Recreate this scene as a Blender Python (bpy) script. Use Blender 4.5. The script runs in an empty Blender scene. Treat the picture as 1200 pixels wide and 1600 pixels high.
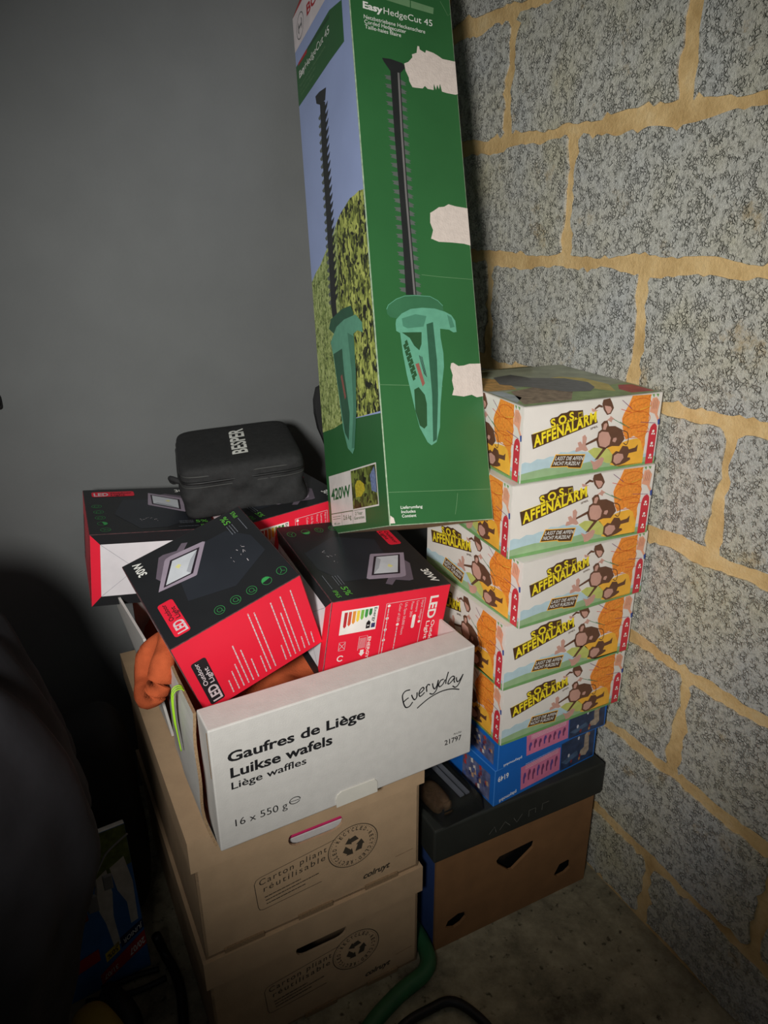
import bpy, bmesh, math, random
from mathutils import Matrix, Vector, Euler
from mathutils.geometry import tessellate_polygon

SC = bpy.context.scene
COL = SC.collection
rnd = random.Random(7)

# ------------------------------------------------------------------ camera
FPX, YAW, PITCH, ROLL = 1130.8, 0.4681, 0.3733, -0.0063
CAM = Vector((-0.865, -1.42, 1.2041))
fw = Vector((math.sin(YAW) * math.cos(PITCH), math.cos(YAW) * math.cos(PITCH), -math.sin(PITCH)))
rt = fw.cross(Vector((0, 0, 1))).normalized()
up = rt.cross(fw)
rt, up = math.cos(ROLL) * rt + math.sin(ROLL) * up, -math.sin(ROLL) * rt + math.cos(ROLL) * up
cam_data = bpy.data.cameras.new('camera')
cam = bpy.data.objects.new('camera', cam_data)
COL.objects.link(cam)
cam_data.sensor_fit = 'VERTICAL'
cam_data.sensor_height = 24.0
cam_data.lens = FPX / 1600 * 24.0
cam_data.clip_start = 0.02
cam.matrix_world = Matrix(((rt.x, up.x, -fw.x, CAM.x), (rt.y, up.y, -fw.y, CAM.y), (rt.z, up.z, -fw.z, CAM.z), (0, 0, 0, 1)))
SC.camera = cam

# ------------------------------------------------------------------ world, lamp, exposure
world = bpy.data.worlds.new('world')
SC.world = world
world.use_nodes = True
world.node_tree.nodes['Background'].inputs[0].default_value = (0.9, 0.95, 1.0, 1)
world.node_tree.nodes['Background'].inputs[1].default_value = 0.048
SC.view_settings.view_transform = 'Standard'
SC.view_settings.look = 'None'
SC.view_settings.exposure = 0.0
SC.view_settings.gamma = 1.0
SC.view_settings.use_curve_mapping = False

LAMP_POS = Vector((-1.13, -1.53, 1.27))
LAMP_AIM = Vector((-0.8075, -1.0569, 1.1333))
ld = bpy.data.lights.new('work_lamp_offscreen', 'SPOT')
ld.energy = 75
ld.color = (1.0, 0.985, 0.955)
ld.shadow_soft_size = 0.07
ld.spot_size = math.radians(75)
ld.spot_blend = 0.9
lamp = bpy.data.objects.new('work_lamp_offscreen', ld)
COL.objects.link(lamp)
lamp.location = LAMP_POS
lamp.rotation_euler = (LAMP_AIM - LAMP_POS).to_track_quat('-Z', 'Y').to_euler()


# ------------------------------------------------------------------ materials
def lin(c):
    out = []
    for v in c:
        v = v / 255.0
        out.append(v / 12.92 if v <= 0.04045 else ((v + 0.055) / 1.055) ** 2.4)
    return out


MATS = {}


def mat(name, rgb, rough=0.55, gain=1.25, mottle=0.08, scale=40.0, bump=0.0, bscale=300.0, metal=0.0, spec=0.4):
    if name in MATS:
        return MATS[name]
    m = bpy.data.materials.new(name)
    m.use_nodes = True
    nt = m.node_tree
    b = nt.nodes['Principled BSDF']
    base = [min(0.92, v * gain) for v in lin(rgb)]
    b.inputs['Roughness'].default_value = rough
    b.inputs['Metallic'].default_value = metal
    b.inputs['Specular IOR Level'].default_value = spec
    tc = nt.nodes.new('ShaderNodeTexCoord')
    if mottle > 0:
        n = nt.nodes.new('ShaderNodeTexNoise')
        n.inputs['Scale'].default_value = scale
        n.inputs['Detail'].default_value = 4
        nt.links.new(tc.outputs['Object'], n.inputs['Vector'])
        r = nt.nodes.new('ShaderNodeMapRange')
        r.inputs[1].default_value = 0.3
        r.inputs[2].default_value = 0.7
        r.inputs[3].default_value = 1 - mottle
        r.inputs[4].default_value = 1 + mottle
        nt.links.new(n.outputs['Fac'], r.inputs[0])
        v = nt.nodes.new('ShaderNodeVectorMath')
        v.operation = 'SCALE'
        v.inputs[0].default_value = base
        nt.links.new(r.outputs[0], v.inputs['Scale'])
        nt.links.new(v.outputs[0], b.inputs['Base Color'])
    else:
        b.inputs['Base Color'].default_value = (*base, 1)
    if bump > 0:
        n2 = nt.nodes.new('ShaderNodeTexNoise')
        n2.inputs['Scale'].default_value = bscale
        n2.inputs['Detail'].default_value = 3
        nt.links.new(tc.outputs['Object'], n2.inputs['Vector'])
        bp = nt.nodes.new('ShaderNodeBump')
        bp.inputs['Strength'].default_value = bump
        bp.inputs['Distance'].default_value = 0.002
        nt.links.new(n2.outputs['Fac'], bp.inputs['Height'])
        nt.links.new(bp.outputs[0], b.inputs['Normal'])
    MATS[name] = m
    return m


def node(nt, kind, **kw):
    n = nt.nodes.new(kind)
    for k, v in kw.items():
        if k in n.inputs:
            n.inputs[k].default_value = v
        else:
            setattr(n, k, v)
    return n


def ramp(nt, stops):
    r = nt.nodes.new('ShaderNodeValToRGB')
    e = r.color_ramp.elements
    while len(e) < len(stops):
        e.new(0.5)
    for el, (p, c) in zip(e, stops):
        el.position = p
        el.color = (*c, 1)
    return r


def block_material():
    m = bpy.data.materials.new('concrete_block')
    m.use_nodes = True
    nt = m.node_tree
    L = nt.links.new
    b = nt.nodes['Principled BSDF']
    b.inputs['Roughness'].default_value = 0.95
    b.inputs['Specular IOR Level'].default_value = 0.15
    tc = nt.nodes.new('ShaderNodeTexCoord')
    warp = node(nt, 'ShaderNodeTexNoise', Scale=140.0, Detail=3.0)
    L(tc.outputs['Object'], warp.inputs['Vector'])
    mixv = nt.nodes.new('ShaderNodeMixRGB')
    mixv.inputs[0].default_value = 0.007
    L(tc.outputs['Object'], mixv.inputs[1])
    L(warp.outputs['Color'], mixv.inputs[2])
    vor = node(nt, 'ShaderNodeTexVoronoi', Scale=185.0)
    vor.feature = 'DISTANCE_TO_EDGE'
    L(mixv.outputs[0], vor.inputs['Vector'])
    # open pores only along some of the grain borders
    msk = node(nt, 'ShaderNodeTexNoise', Scale=85.0, Detail=4.0, Roughness=0.6)
    L(tc.outputs['Object'], msk.inputs['Vector'])
    mr = node(nt, 'ShaderNodeMapRange')
    mr.inputs[1].default_value = 0.47
    mr.inputs[2].default_value = 0.60
    L(msk.outputs['Fac'], mr.inputs[0])
    cr = node(nt, 'ShaderNodeMapRange')
    cr.inputs[1].default_value = 0.0
    cr.inputs[2].default_value = 0.20
    cr.inputs[3].default_value = 1.0
    cr.inputs[4].default_value = 0.0
    L(vor.outputs['Distance'], cr.inputs[0])
    pit = node(nt, 'ShaderNodeMath', operation='MULTIPLY')
    L(mr.outputs[0], pit.inputs[0])
    L(cr.outputs[0], pit.inputs[1])
    nz = node(nt, 'ShaderNodeTexNoise', Scale=170.0, Detail=6.0, Roughness=0.72)
    L(tc.outputs['Object'], nz.inputs['Vector'])
    add = node(nt, 'ShaderNodeMath', operation='MULTIPLY_ADD')
    add.inputs[1].default_value = -1.35
    L(pit.outputs[0], add.inputs[0])
    L(nz.outputs['Fac'], add.inputs[2])
    bp = node(nt, 'ShaderNodeBump', Strength=1.0, Distance=0.0055)
    L(add.outputs[0], bp.inputs['Height'])
    L(bp.outputs[0], b.inputs['Normal'])
    big = node(nt, 'ShaderNodeTexNoise', Scale=5.0, Detail=5.0, Roughness=0.6)
    L(tc.outputs['Object'], big.inputs['Vector'])
    r1 = ramp(nt, [(0.3, lin((212, 214, 212))), (0.5, lin((220, 218, 206))), (0.7, lin((220, 214, 184)))])
    L(big.outputs['Fac'], r1.inputs[0])
    sp = node(nt, 'ShaderNodeTexNoise', Scale=200.0, Detail=2.0)
    L(tc.outputs['Object'], sp.inputs['Vector'])
    r2 = ramp(nt, [(0.3, (0.66, 0.66, 0.65)), (0.48, (1.0, 1.0, 1.0)), (0.75, (1.1, 1.1, 1.1))])
    L(sp.outputs['Fac'], r2.inputs[0])
    mul = nt.nodes.new('ShaderNodeMixRGB')
    mul.blend_type = 'MULTIPLY'
    mul.inputs[0].default_value = 1.0
    L(r1.outputs[0], mul.inputs[1])
    L(r2.outputs[0], mul.inputs[2])
    # sandy smears left by the mortar
    sm = node(nt, 'ShaderNodeTexNoise', Scale=11.0, Detail=8.0, Roughness=0.75)
    L(tc.outputs['Object'], sm.inputs['Vector'])
    r3 = ramp(nt, [(0.585, (0, 0, 0)), (0.70, (0.7, 0.7, 0.7))])
    L(sm.outputs['Fac'], r3.inputs[0])
    mx = nt.nodes.new('ShaderNodeMixRGB')
    L(r3.outputs[0], mx.inputs[0])
    L(mul.outputs[0], mx.inputs[1])
    mx.inputs[2].default_value = (*lin((198, 168, 112)), 1)
    L(mx.outputs[0], b.inputs['Base Color'])
    return m


def mortar_material():
    m = bpy.data.materials.new('sand_mortar')
    m.use_nodes = True
    nt = m.node_tree
    L = nt.links.new
    b = nt.nodes['Principled BSDF']
    b.inputs['Roughness'].default_value = 0.95
    b.inputs['Specular IOR Level'].default_value = 0.1
    tc = nt.nodes.new('ShaderNodeTexCoord')
    n = node(nt, 'ShaderNodeTexNoise', Scale=14.0, Detail=7.0, Roughness=0.65)
    L(tc.outputs['Object'], n.inputs['Vector'])
    r = ramp(nt, [(0.3, lin((186, 152, 100))), (0.55, lin((220, 188, 134))), (0.75, lin((232, 208, 162)))])
    L(n.outputs['Fac'], r.inputs[0])
    L(r.outputs[0], b.inputs['Base Color'])
    n2 = node(nt, 'ShaderNodeTexNoise', Scale=130.0, Detail=5.0, Roughness=0.7)
    L(tc.outputs['Object'], n2.inputs['Vector'])
    bp = node(nt, 'ShaderNodeBump', Strength=0.8, Distance=0.003)
    L(n2.outputs['Fac'], bp.inputs['Height'])
    L(bp.outputs[0], b.inputs['Normal'])
    return m


def floor_material():
    m = bpy.data.materials.new('stained_concrete')
    m.use_nodes = True
    nt = m.node_tree
    L = nt.links.new
    b = nt.nodes['Principled BSDF']
    b.inputs['Roughness'].default_value = 0.9
    tc = nt.nodes.new('ShaderNodeTexCoord')
    n = node(nt, 'ShaderNodeTexNoise', Scale=7.0, Detail=9.0, Roughness=0.7)
    L(tc.outputs['Object'], n.inputs['Vector'])
    r = ramp(nt, [(0.34, lin((84, 78, 62))), (0.5, lin((146, 138, 114))), (0.66, lin((186, 176, 148)))])
    L(n.outputs['Fac'], r.inputs[0])
    s = node(nt, 'ShaderNodeTexNoise', Scale=70.0, Detail=3.0)
    L(tc.outputs['Object'], s.inputs['Vector'])
    r2 = ramp(nt, [(0.28, (0.25, 0.24, 0.22)), (0.38, (1, 1, 1))])
    L(s.outputs['Fac'], r2.inputs[0])
    mul = nt.nodes.new('ShaderNodeMixRGB')
    mul.blend_type = 'MULTIPLY'
    mul.inputs[0].default_value = 1.0
    L(r.outputs[0], mul.inputs[1])
    L(r2.outputs[0], mul.inputs[2])
    L(mul.outputs[0], b.inputs['Base Color'])
    n2 = node(nt, 'ShaderNodeTexNoise', Scale=60.0, Detail=6.0)
    L(tc.outputs['Object'], n2.inputs['Vector'])
    bp = node(nt, 'ShaderNodeBump', Strength=0.6, Distance=0.004)
    L(n2.outputs['Fac'], bp.inputs['Height'])
    L(bp.outputs[0], b.inputs['Normal'])
    return m


def leafy_material(name, scale, stops, stretch):
    """printed photograph of leaves"""
    m = bpy.data.materials.new(name)
    m.use_nodes = True
    nt = m.node_tree
    L = nt.links.new
    b = nt.nodes['Principled BSDF']
    b.inputs['Roughness'].default_value = 0.4
    tc = nt.nodes.new('ShaderNodeTexCoord')
    mp = nt.nodes.new('ShaderNodeMapping')
    mp.inputs['Scale'].default_value = stretch
    L(tc.outputs['Object'], mp.inputs['Vector'])
    wn = node(nt, 'ShaderNodeTexNoise', Scale=scale * 0.6, Detail=2.0)
    L(mp.outputs[0], wn.inputs['Vector'])
    mixv = nt.nodes.new('ShaderNodeMixRGB')
    mixv.inputs[0].default_value = 0.03
    L(mp.outputs[0], mixv.inputs[1])
    L(wn.outputs['Color'], mixv.inputs[2])
    v = node(nt, 'ShaderNodeTexVoronoi', Scale=scale)
    L(mixv.outputs[0], v.inputs['Vector'])
    g = node(nt, 'ShaderNodeTexNoise', Scale=scale * 0.35, Detail=3.0)
    L(tc.outputs['Object'], g.inputs['Vector'])
    sep = nt.nodes.new('ShaderNodeSeparateColor')
    L(v.outputs['Color'], sep.inputs[0])
    a1 = node(nt, 'ShaderNodeMath', operation='MULTIPLY')
    a1.inputs[1].default_value = 0.55
    L(sep.outputs[0], a1.inputs[0])
    a2 = node(nt, 'ShaderNodeMath', operation='MULTIPLY_ADD')
    a2.inputs[1].default_value = 0.6
    L(g.outputs['Fac'], a2.inputs[0])
    L(a1.outputs[0], a2.inputs[2])
    r = ramp(nt, stops)
    L(a2.outputs[0], r.inputs[0])
    L(r.outputs[0], b.inputs['Base Color'])
    return m


def clear_plastic():
    m = bpy.data.materials.new('clear_plastic')
    m.use_nodes = True
    nt = m.node_tree
    b = nt.nodes['Principled BSDF']
    b.inputs['Base Color'].default_value = (0.9, 0.92, 0.95, 1)
    b.inputs['Roughness'].default_value = 0.14
    b.inputs['IOR'].default_value = 1.4
    b.inputs['Transmission Weight'].default_value = 1.0
    return m


# ------------------------------------------------------------------ mesh helpers
def link(o, parent=None):
    COL.objects.link(o)
    if parent is not None:
        o.parent = parent
    return o


def mesh_obj(name, verts, faces, mats, parent=None, idx=None, smooth=False):
    me = bpy.data.meshes.new(name)
    me.from_pydata([tuple(v) for v in verts], [], faces)
    for m in (mats if isinstance(mats, (list, tuple)) else [mats]):
        me.materials.append(m)
    if idx:
        me.polygons.foreach_set('material_index', idx)
    if smooth:
        me.polygons.foreach_set('use_smooth', [True] * len(me.polygons))
    me.update()
    return link(bpy.data.objects.new(name, me), parent)


def bm_obj(name, bm, mats, parent=None, smooth=False):
    bmesh.ops.recalc_face_normals(bm, faces=bm.faces)
    me = bpy.data.meshes.new(name)
    bm.to_mesh(me)
    bm.free()
    for m in (mats if isinstance(mats, (list, tuple)) else [mats]):
        me.materials.append(m)
    if smooth:
        me.polygons.foreach_set('use_smooth', [True] * len(me.polygons))
    return link(bpy.data.objects.new(name, me), parent)


def thing(name, label, cat, loc=(0, 0, 0), rot=(0, 0, 0), group=None):
    o = bpy.data.objects.new(name, None)
    o.empty_display_size = 0.05
    link(o)
    o.location = loc
    o.rotation_euler = rot
    return tag(o, label, cat, group)


def tag(o, label, cat, group=None):
    o['label'] = label
    o['category'] = cat
    if group:
        o['group'] = group
    return o


FACE_N = {'front': (0, -1, 0), 'back': (0, 1, 0), 'left': (-1, 0, 0), 'right': (1, 0, 0), 'top': (0, 0, 1), 'bottom': (0, 0, -1)}


def carton_mesh(name, w, d, h, mats, parent, edge=None, bevel=0.0016, o=(0, 0, 0)):
    """closed carton from o to o+(w,d,h); mats: {face: material, '*': default}; edge: material of the worn edges"""
    bm = bmesh.new()
    bmesh.ops.create_cube(bm, size=1)
    for v in bm.verts:
        v.co = Vector((o[0] + (v.co.x + .5) * w, o[1] + (v.co.y + .5) * d, o[2] + (v.co.z + .5) * h))
    if bevel > 0:
        bmesh.ops.bevel(bm, geom=bm.edges[:], offset=bevel, segments=2, affect='EDGES', profile=0.5)
    ml = []
    for m in mats.values():
        if m not in ml:
            ml.append(m)
    if edge is not None and edge not in ml:
        ml.append(edge)
    bmesh.ops.recalc_face_normals(bm, faces=bm.faces)
    for f in bm.faces:
        best, bd = None, -2
        for k, n in FACE_N.items():
            dd = f.normal.dot(Vector(n))
            if dd > bd:
                best, bd = k, dd
        m = mats.get(best, mats.get('*'))
        if bd < 0.99 and edge is not None:
            m = edge
        f.material_index = ml.index(m)
    return bm_obj(name, bm, ml, parent)


def slab_bm(bm, a, b):
    """axis-aligned box between corners a and b"""
    vs = [bm.verts.new((x, y, z)) for x in (a[0], b[0]) for y in (a[1], b[1]) for z in (a[2], b[2])]
    for q in ((0, 1, 3, 2), (4, 6, 7, 5), (0, 4, 5, 1), (2, 3, 7, 6), (0, 2, 6, 4), (1, 5, 7, 3)):
        bm.faces.new([vs[i] for i in q])
    return vs


def panel(name, outer, holes, frame, t, mats, parent):
    """flat panel of thickness t with holes; outer/holes in metres in the frame (O,U,V,N); grows from the plane along -N"""
    O, U, V, N = frame
    bm = bmesh.new()
    edges = []
    for l in [outer] + holes:
        vs = [bm.verts.new(O + U * p[0] + V * p[1]) for p in l]
        edges += [bm.edges.new((vs[i], vs[(i + 1) % len(vs)])) for i in range(len(vs))]
    bmesh.ops.triangle_fill(bm, edges=edges, use_beauty=True, normal=N)
    ret = bmesh.ops.extrude_face_region(bm, geom=bm.faces[:])
    for v in ret['geom']:
        if isinstance(v, bmesh.types.BMVert):
            v.co -= N * t
    return bm_obj(name, bm, mats, parent)


def tube(name, pts, r, m, parent=None, seg=8, closed=False):
    """smooth tube through points (Catmull-Rom)"""
    P = [Vector(p) for p in pts]
    out = []
    n = len(P)
    rng = n if closed else n - 1
    for i in range(rng):
        p0, p1, p2, p3 = (P[(i - 1) % n] if (closed or i > 0) else P[0]), P[i], P[(i + 1) % n], (P[(i + 2) % n] if (closed or i + 2 < n) else P[-1])
        for k in range(6):
            t = k / 6
            out.append(0.5 * ((2 * p1) + (-p0 + p2) * t + (2 * p0 - 5 * p1 + 4 * p2 - p3) * t * t + (-p0 + 3 * p1 - 3 * p2 + p3) * t ** 3))
    if not closed:
        out.append(P[-1])
    verts, faces = [], []
    N = len(out)
    for i, p in enumerate(out):
        a = out[(i - 1) % N] if (closed or i > 0) else p
        b = out[(i + 1) % N] if (closed or i < N - 1) else p
        tdir = (b - a).normalized()
        ref = Vector((0, 0, 1)) if abs(tdir.z) < 0.9 else Vector((1, 0, 0))
        s = tdir.cross(ref).normalized()
        u2 = s.cross(tdir)
        for k in range(seg):
            an = 2 * math.pi * k / seg
            verts.append(p + (s * math.cos(an) + u2 * math.sin(an)) * r)
    for i in range(N if closed else N - 1):
        for k in range(seg):
            a, b = i * seg + k, i * seg + (k + 1) % seg
            c, d = ((i + 1) % N) * seg + (k + 1) % seg, ((i + 1) % N) * seg + k
            faces.append((a, b, c, d))
    if not closed:
        faces.append(tuple(range(seg))[::-1])
        faces.append(tuple((N - 1) * seg + k for k in range(seg)))
    return mesh_obj(name, verts, faces, m, parent, smooth=True)


# ------------------------------------------------------------------ lettering and print
_TXT = {}


def text_shape(s, bold=0.0, shear=0.0, space=1.0):
    key = (s, bold, shear, space)
    if key in _TXT:
        return _TXT[key]
    cu = bpy.data.curves.new('txt', 'FONT')
    cu.body = s
    cu.size = 1.0
    cu.offset = bold
    cu.shear = shear
    cu.space_character = space
    cu.resolution_u = 3
    ob = bpy.data.objects.new('txt', cu)
    COL.objects.link(ob)
    dg = bpy.context.evaluated_depsgraph_get()
    me = bpy.data.meshes.new_from_object(ob.evaluated_get(dg))
    vs = [(v.co.x, v.co.y) for v in me.vertices]
    fs = [tuple(p.vertices) for p in me.polygons]
    bpy.data.meshes.remove(me)
    bpy.data.objects.remove(ob)
    bpy.data.curves.remove(cu)
    xs = [v[0] for v in vs] or [0, 1]
    x0, x1 = min(xs), max(xs)
    out = ([((x - x0) / max(1e-6, x1 - x0), y / 0.70) for x, y in vs], fs, x1 - x0)
    _TXT[key] = out
    return out


class Sheet:
    """print on one face of a carton; coordinates are fractions of the face"""

    def __init__(s, parent, face, w, d, h, o=(0, 0, 0)):
        X, Y, Z = Vector((1, 0, 0)), Vector((0, 1, 0)), Vector((0, 0, 1))
        B = Vector(o)
        s.parent = parent
        if face == 'front':
            s.O, s.U, s.V, s.N, s.W, s.H = B, X, Z, -Y, w, h
        elif face == 'back':
            s.O, s.U, s.V, s.N, s.W, s.H = B + X * w + Y * d, -X, Z, Y, w, h
        elif face == 'left':
            s.O, s.U, s.V, s.N, s.W, s.H = B + Y * d, -Y, Z, -X, d, h
        elif face == 'right':
            s.O, s.U, s.V, s.N, s.W, s.H = B + X * w, Y, Z, X, d, h
        else:
            s.O, s.U, s.V, s.N, s.W, s.H = B + Z * h, X, Y, Z, w, d
        s.parts = {}
        s.layer = 0

    def _add(s, part, m, pts, faces, layer):
        vs, fs, ix, ml = s.parts.setdefault(part, ([], [], [], []))
        if m not in ml:
            ml.append(m)
        b = len(vs)
        off = s.N * (0.00025 + 0.00012 * layer)
        for u, v in pts:
            vs.append(s.O + s.U * (u * s.W) + s.V * (v * s.H) + off)
        for f in faces:
            fs.append(tuple(i + b for i in f))
            ix.append(ml.index(m))

    def poly(s, part, m, pts, layer=1, clamp=True):
        if clamp:
            pts = [(min(0.996, max(0.004, u)), min(0.996, max(0.004, v))) for u, v in pts]
        tr = tessellate_polygon([[Vector((u * s.W, v * s.H, 0)) for u, v in pts]])
        s._add(part, m, pts, [tuple(t) for t in tr], layer)

    def text(s, part, m, st, p0, p1, pt, bold=0.0, shear=0.0, layer=3, space=1.0):
        vs, fs, _ = text_shape(st, bold, shear, space)
        du = (p1[0] - p0[0], p1[1] - p0[1])
        dv = (pt[0] - p0[0], pt[1] - p0[1])
        s._add(part, m, [(p0[0] + x * du[0] + y * dv[0], p0[1] + x * du[1] + y * dv[1]) for x, y in vs], fs, layer)

    def line(s, part, m, pts, width, layer=2):
        """stroke of given width in metres along fraction points"""
        P = [Vector((u * s.W, v * s.H)) for u, v in pts]
        L, R = [], []
        for i, p in enumerate(P):
            a, b = P[max(0, i - 1)], P[min(len(P) - 1, i + 1)]
            t = (b - a)
            t = t.normalized() if t.length > 1e-9 else Vector((1, 0))
            n = Vector((-t.y, t.x)) * (width / 2)
            L.append(p + n)
            R.append(p - n)
        pts2 = [(p.x / s.W, p.y / s.H) for p in L + R]
        k = len(P)
        s._add(part, m, pts2, [(i, i + 1, k + i + 1, k + i) for i in range(k - 1)], layer)

    def curve(s, part, m, pts, width, layer=2):
        out = []
        n = len(pts)
        for i in range(n - 1):
            q = [pts[max(0, i - 1)], pts[i], pts[i + 1], pts[min(n - 1, i + 2)]]
            for k in range(5):
                t = k / 5
                out.append(tuple(0.5 * (2 * q[1][c] + (-q[0][c] + q[2][c]) * t + (2 * q[0][c] - 5 * q[1][c] + 4 * q[2][c] - q[3][c]) * t * t + (-q[0][c] + 3 * q[1][c] - 3 * q[2][c] + q[3][c]) * t ** 3) for c in (0, 1)))
        out.append(pts[-1])
        s.line(part, m, out, width, layer)

    def disc(s, part, m, c, ru, rv=None, layer=2, a0=0.0, a1=2 * math.pi, n=20):
        rv = ru if rv is None else rv
        pts = [(c[0] + ru * math.cos(a0 + (a1 - a0) * k / n) / s.W, c[1] + rv * math.sin(a0 + (a1 - a0) * k / n) / s.H) for k in range(n)]
        s._add(part, m, pts, [tuple(range(n))], layer)

    def ring(s, part, m, c, ru, width, rv=None, layer=2, a0=0.0, a1=2 * math.pi, n=32):
        rv = ru if rv is None else rv
        pts, fs = [], []
        for k in range(n + 1):
            a = a0 + (a1 - a0) * k / n
            for rr in (0, width):
                pts.append((c[0] + (ru - rr) * math.cos(a) / s.W, c[1] + (rv - rr) * math.sin(a) / s.H))
        for k in range(n):
            fs.append((2 * k, 2 * k + 1, 2 * k + 3, 2 * k + 2))
        s._add(part, m, pts, fs, layer)

    def build(s):
        for part, (vs, fs, ix, ml) in s.parts.items():
            o = mesh_obj(part.split('#')[0], vs, fs, ml, s.parent, ix)
            # every printed face looks outwards
            me = o.data
            flip = [p.index for p in me.polygons if p.normal.dot(s.N) < 0]
            if flip:
                bm = bmesh.new()
                bm.from_mesh(me)
                bm.faces.ensure_lookup_table()
                bmesh.ops.reverse_faces(bm, faces=[bm.faces[i] for i in flip])
                bm.to_mesh(me)
                bm.free()


# shared inks
INK_BLACK = mat('ink_black', (30, 30, 32), 0.5, 1.0)
INK_WHITE = mat('ink_white', (225, 222, 215), 0.45)
CARD_WHITE = mat('white_card', (205, 202, 196), 0.6, 1.0, 0.04, 60, 0.15, 500)
TORN = mat('torn_paper', (203, 190, 180), 0.85, 1.2, 0.06, 120, 0.3, 400)
KRAFT = mat('kraft_board', (184, 155, 122), 0.8, 1.0, 0.07, 30, 0.12, 400)
KRAFT_EDGE = mat('corrugated_edge', (132, 108, 80), 0.9, 1.2, 0.2, 400, 0.5, 500)
STAMP = mat('stamp_ink', (62, 55, 44), 0.7, 1.0)

# ------------------------------------------------------------------ the room
WALL_Y = 0.03
g = mat('grey_wall_paint', (113, 115, 114), 0.75, 1.0, 0.05, 9, 0.12, 220, spec=0.3)
wb = mesh_obj('wall_back', [(-3.2, WALL_Y, 0), (0.05, WALL_Y, 0), (0.05, WALL_Y, 2.5), (-3.2, WALL_Y, 2.5), (-3.2, WALL_Y + .1, 0), (0.05, WALL_Y + .1, 0), (0.05, WALL_Y + .1, 2.5), (-3.2, WALL_Y + .1, 2.5)],
              [(0, 1, 2, 3), (4, 7, 6, 5), (0, 3, 7, 4), (1, 5, 6, 2), (3, 2, 6, 7), (0, 4, 5, 1)], g)
wb['kind'] = 'structure'
wr = mesh_obj('wall_right', [(0, WALL_Y, 0), (0, -3.0, 0), (0, -3.0, 2.5), (0, WALL_Y, 2.5), (.1, WALL_Y, 0), (.1, -3.0, 0), (.1, -3.0, 2.5), (.1, WALL_Y, 2.5)],
              [(0, 3, 2, 1), (4, 5, 6, 7), (0, 1, 5, 4), (3, 7, 6, 2), (0, 4, 7, 3), (1, 2, 6, 5)], mortar_material())
wr['kind'] = 'structure'
fl = mesh_obj('floor', [(-3.2, WALL_Y + .1, 0), (-3.2, -3.0, 0), (.1, -3.0, 0), (.1, WALL_Y + .1, 0), (-3.2, WALL_Y + .1, -.1), (-3.2, -3.0, -.1), (.1, -3.0, -.1), (.1, WALL_Y + .1, -.1)],
              [(0, 1, 2, 3), (4, 7, 6, 5), (0, 4, 5, 1), (1, 5, 6, 2), (2, 6, 7, 3), (3, 7, 4, 0)], floor_material())
fl['kind'] = 'structure'

BLK = block_material()
ZH = 0.1494
# y of one upright joint in each course, from the floor up
ROW_Y = [-0.7608, -0.57, -0.7715, -0.575, -0.7753, -0.5836, -0.3994, -0.6158, -0.405, -0.61, -0.41, -0.61]


def block(y0, y1, z0, z1, seed):
    r = random.Random(seed)
    e = 0.0115

    def edge(a, b, n, nx, nz):
        out = []
        ph = r.uniform(0, 6)
        for i in range(n):
            t = i / n
            y = a[0] + (b[0] - a[0]) * t
            z = a[1] + (b[1] - a[1]) * t
            j = r.uniform(-.0028, .0022) + .004 * math.sin(ph + 5 * t) + .0022 * math.sin(3 * ph + 17 * t) - (r.uniform(.003, .008) if r.random() < .06 else 0)
            if i == 0:
                j = -.004
            out.append((y + nx * j, z + nz * j))
        return out
    ya, yb, za, zb = y0 + e, y1 - e, z0 + e, z1 - e
    ny = max(4, int((y1 - y0) / .011))
    nz = max(4, int((z1 - z0) / .012))
    P = edge((ya, za), (yb, za), ny, 0, -1) + edge((yb, za), (yb, zb), nz, 1, 0) + edge((yb, zb), (ya, zb), ny, 0, 1) + edge((ya, zb), (ya, za), nz, -1, 0)
    n = len(P)
    front = -0.0035 + r.uniform(-.001, .001)
    verts = [(front, y, z) for y, z in P] + [(0.01, y, z) for y, z in P]
    tris = tessellate_polygon([[Vector((y, z, 0)) for y, z in P]])
    faces = [tuple(t) for t in tris] + [(i, (i + 1) % n, n + (i + 1) % n, n + i) for i in range(n)]
    me = bpy.data.meshes.new('block')
    me.from_pydata(verts, [], faces)
    bm = bmesh.new()
    bm.from_mesh(me)
    bpy.data.meshes.remove(me)
    bm_obj('block', bm, BLK, wr)


for k, yj in enumerate(ROW_Y):
    z1 = ZH + 0.2 * k
    z0 = 0.0 if k == 0 else z1 - 0.2
    y = yj
    while y < WALL_Y:
        y += 0.4
    ends = [WALL_Y]
    y -= 0.4
    while y > -2.0:
        ends.append(y)
        y -= 0.4
    ends.append(max(y, -2.4))
    for i in range(len(ends) - 1):
        if ends[i] - ends[i + 1] > 0.03:
            block(ends[i + 1], ends[i], z0, z1, 100 * k + i)

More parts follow.
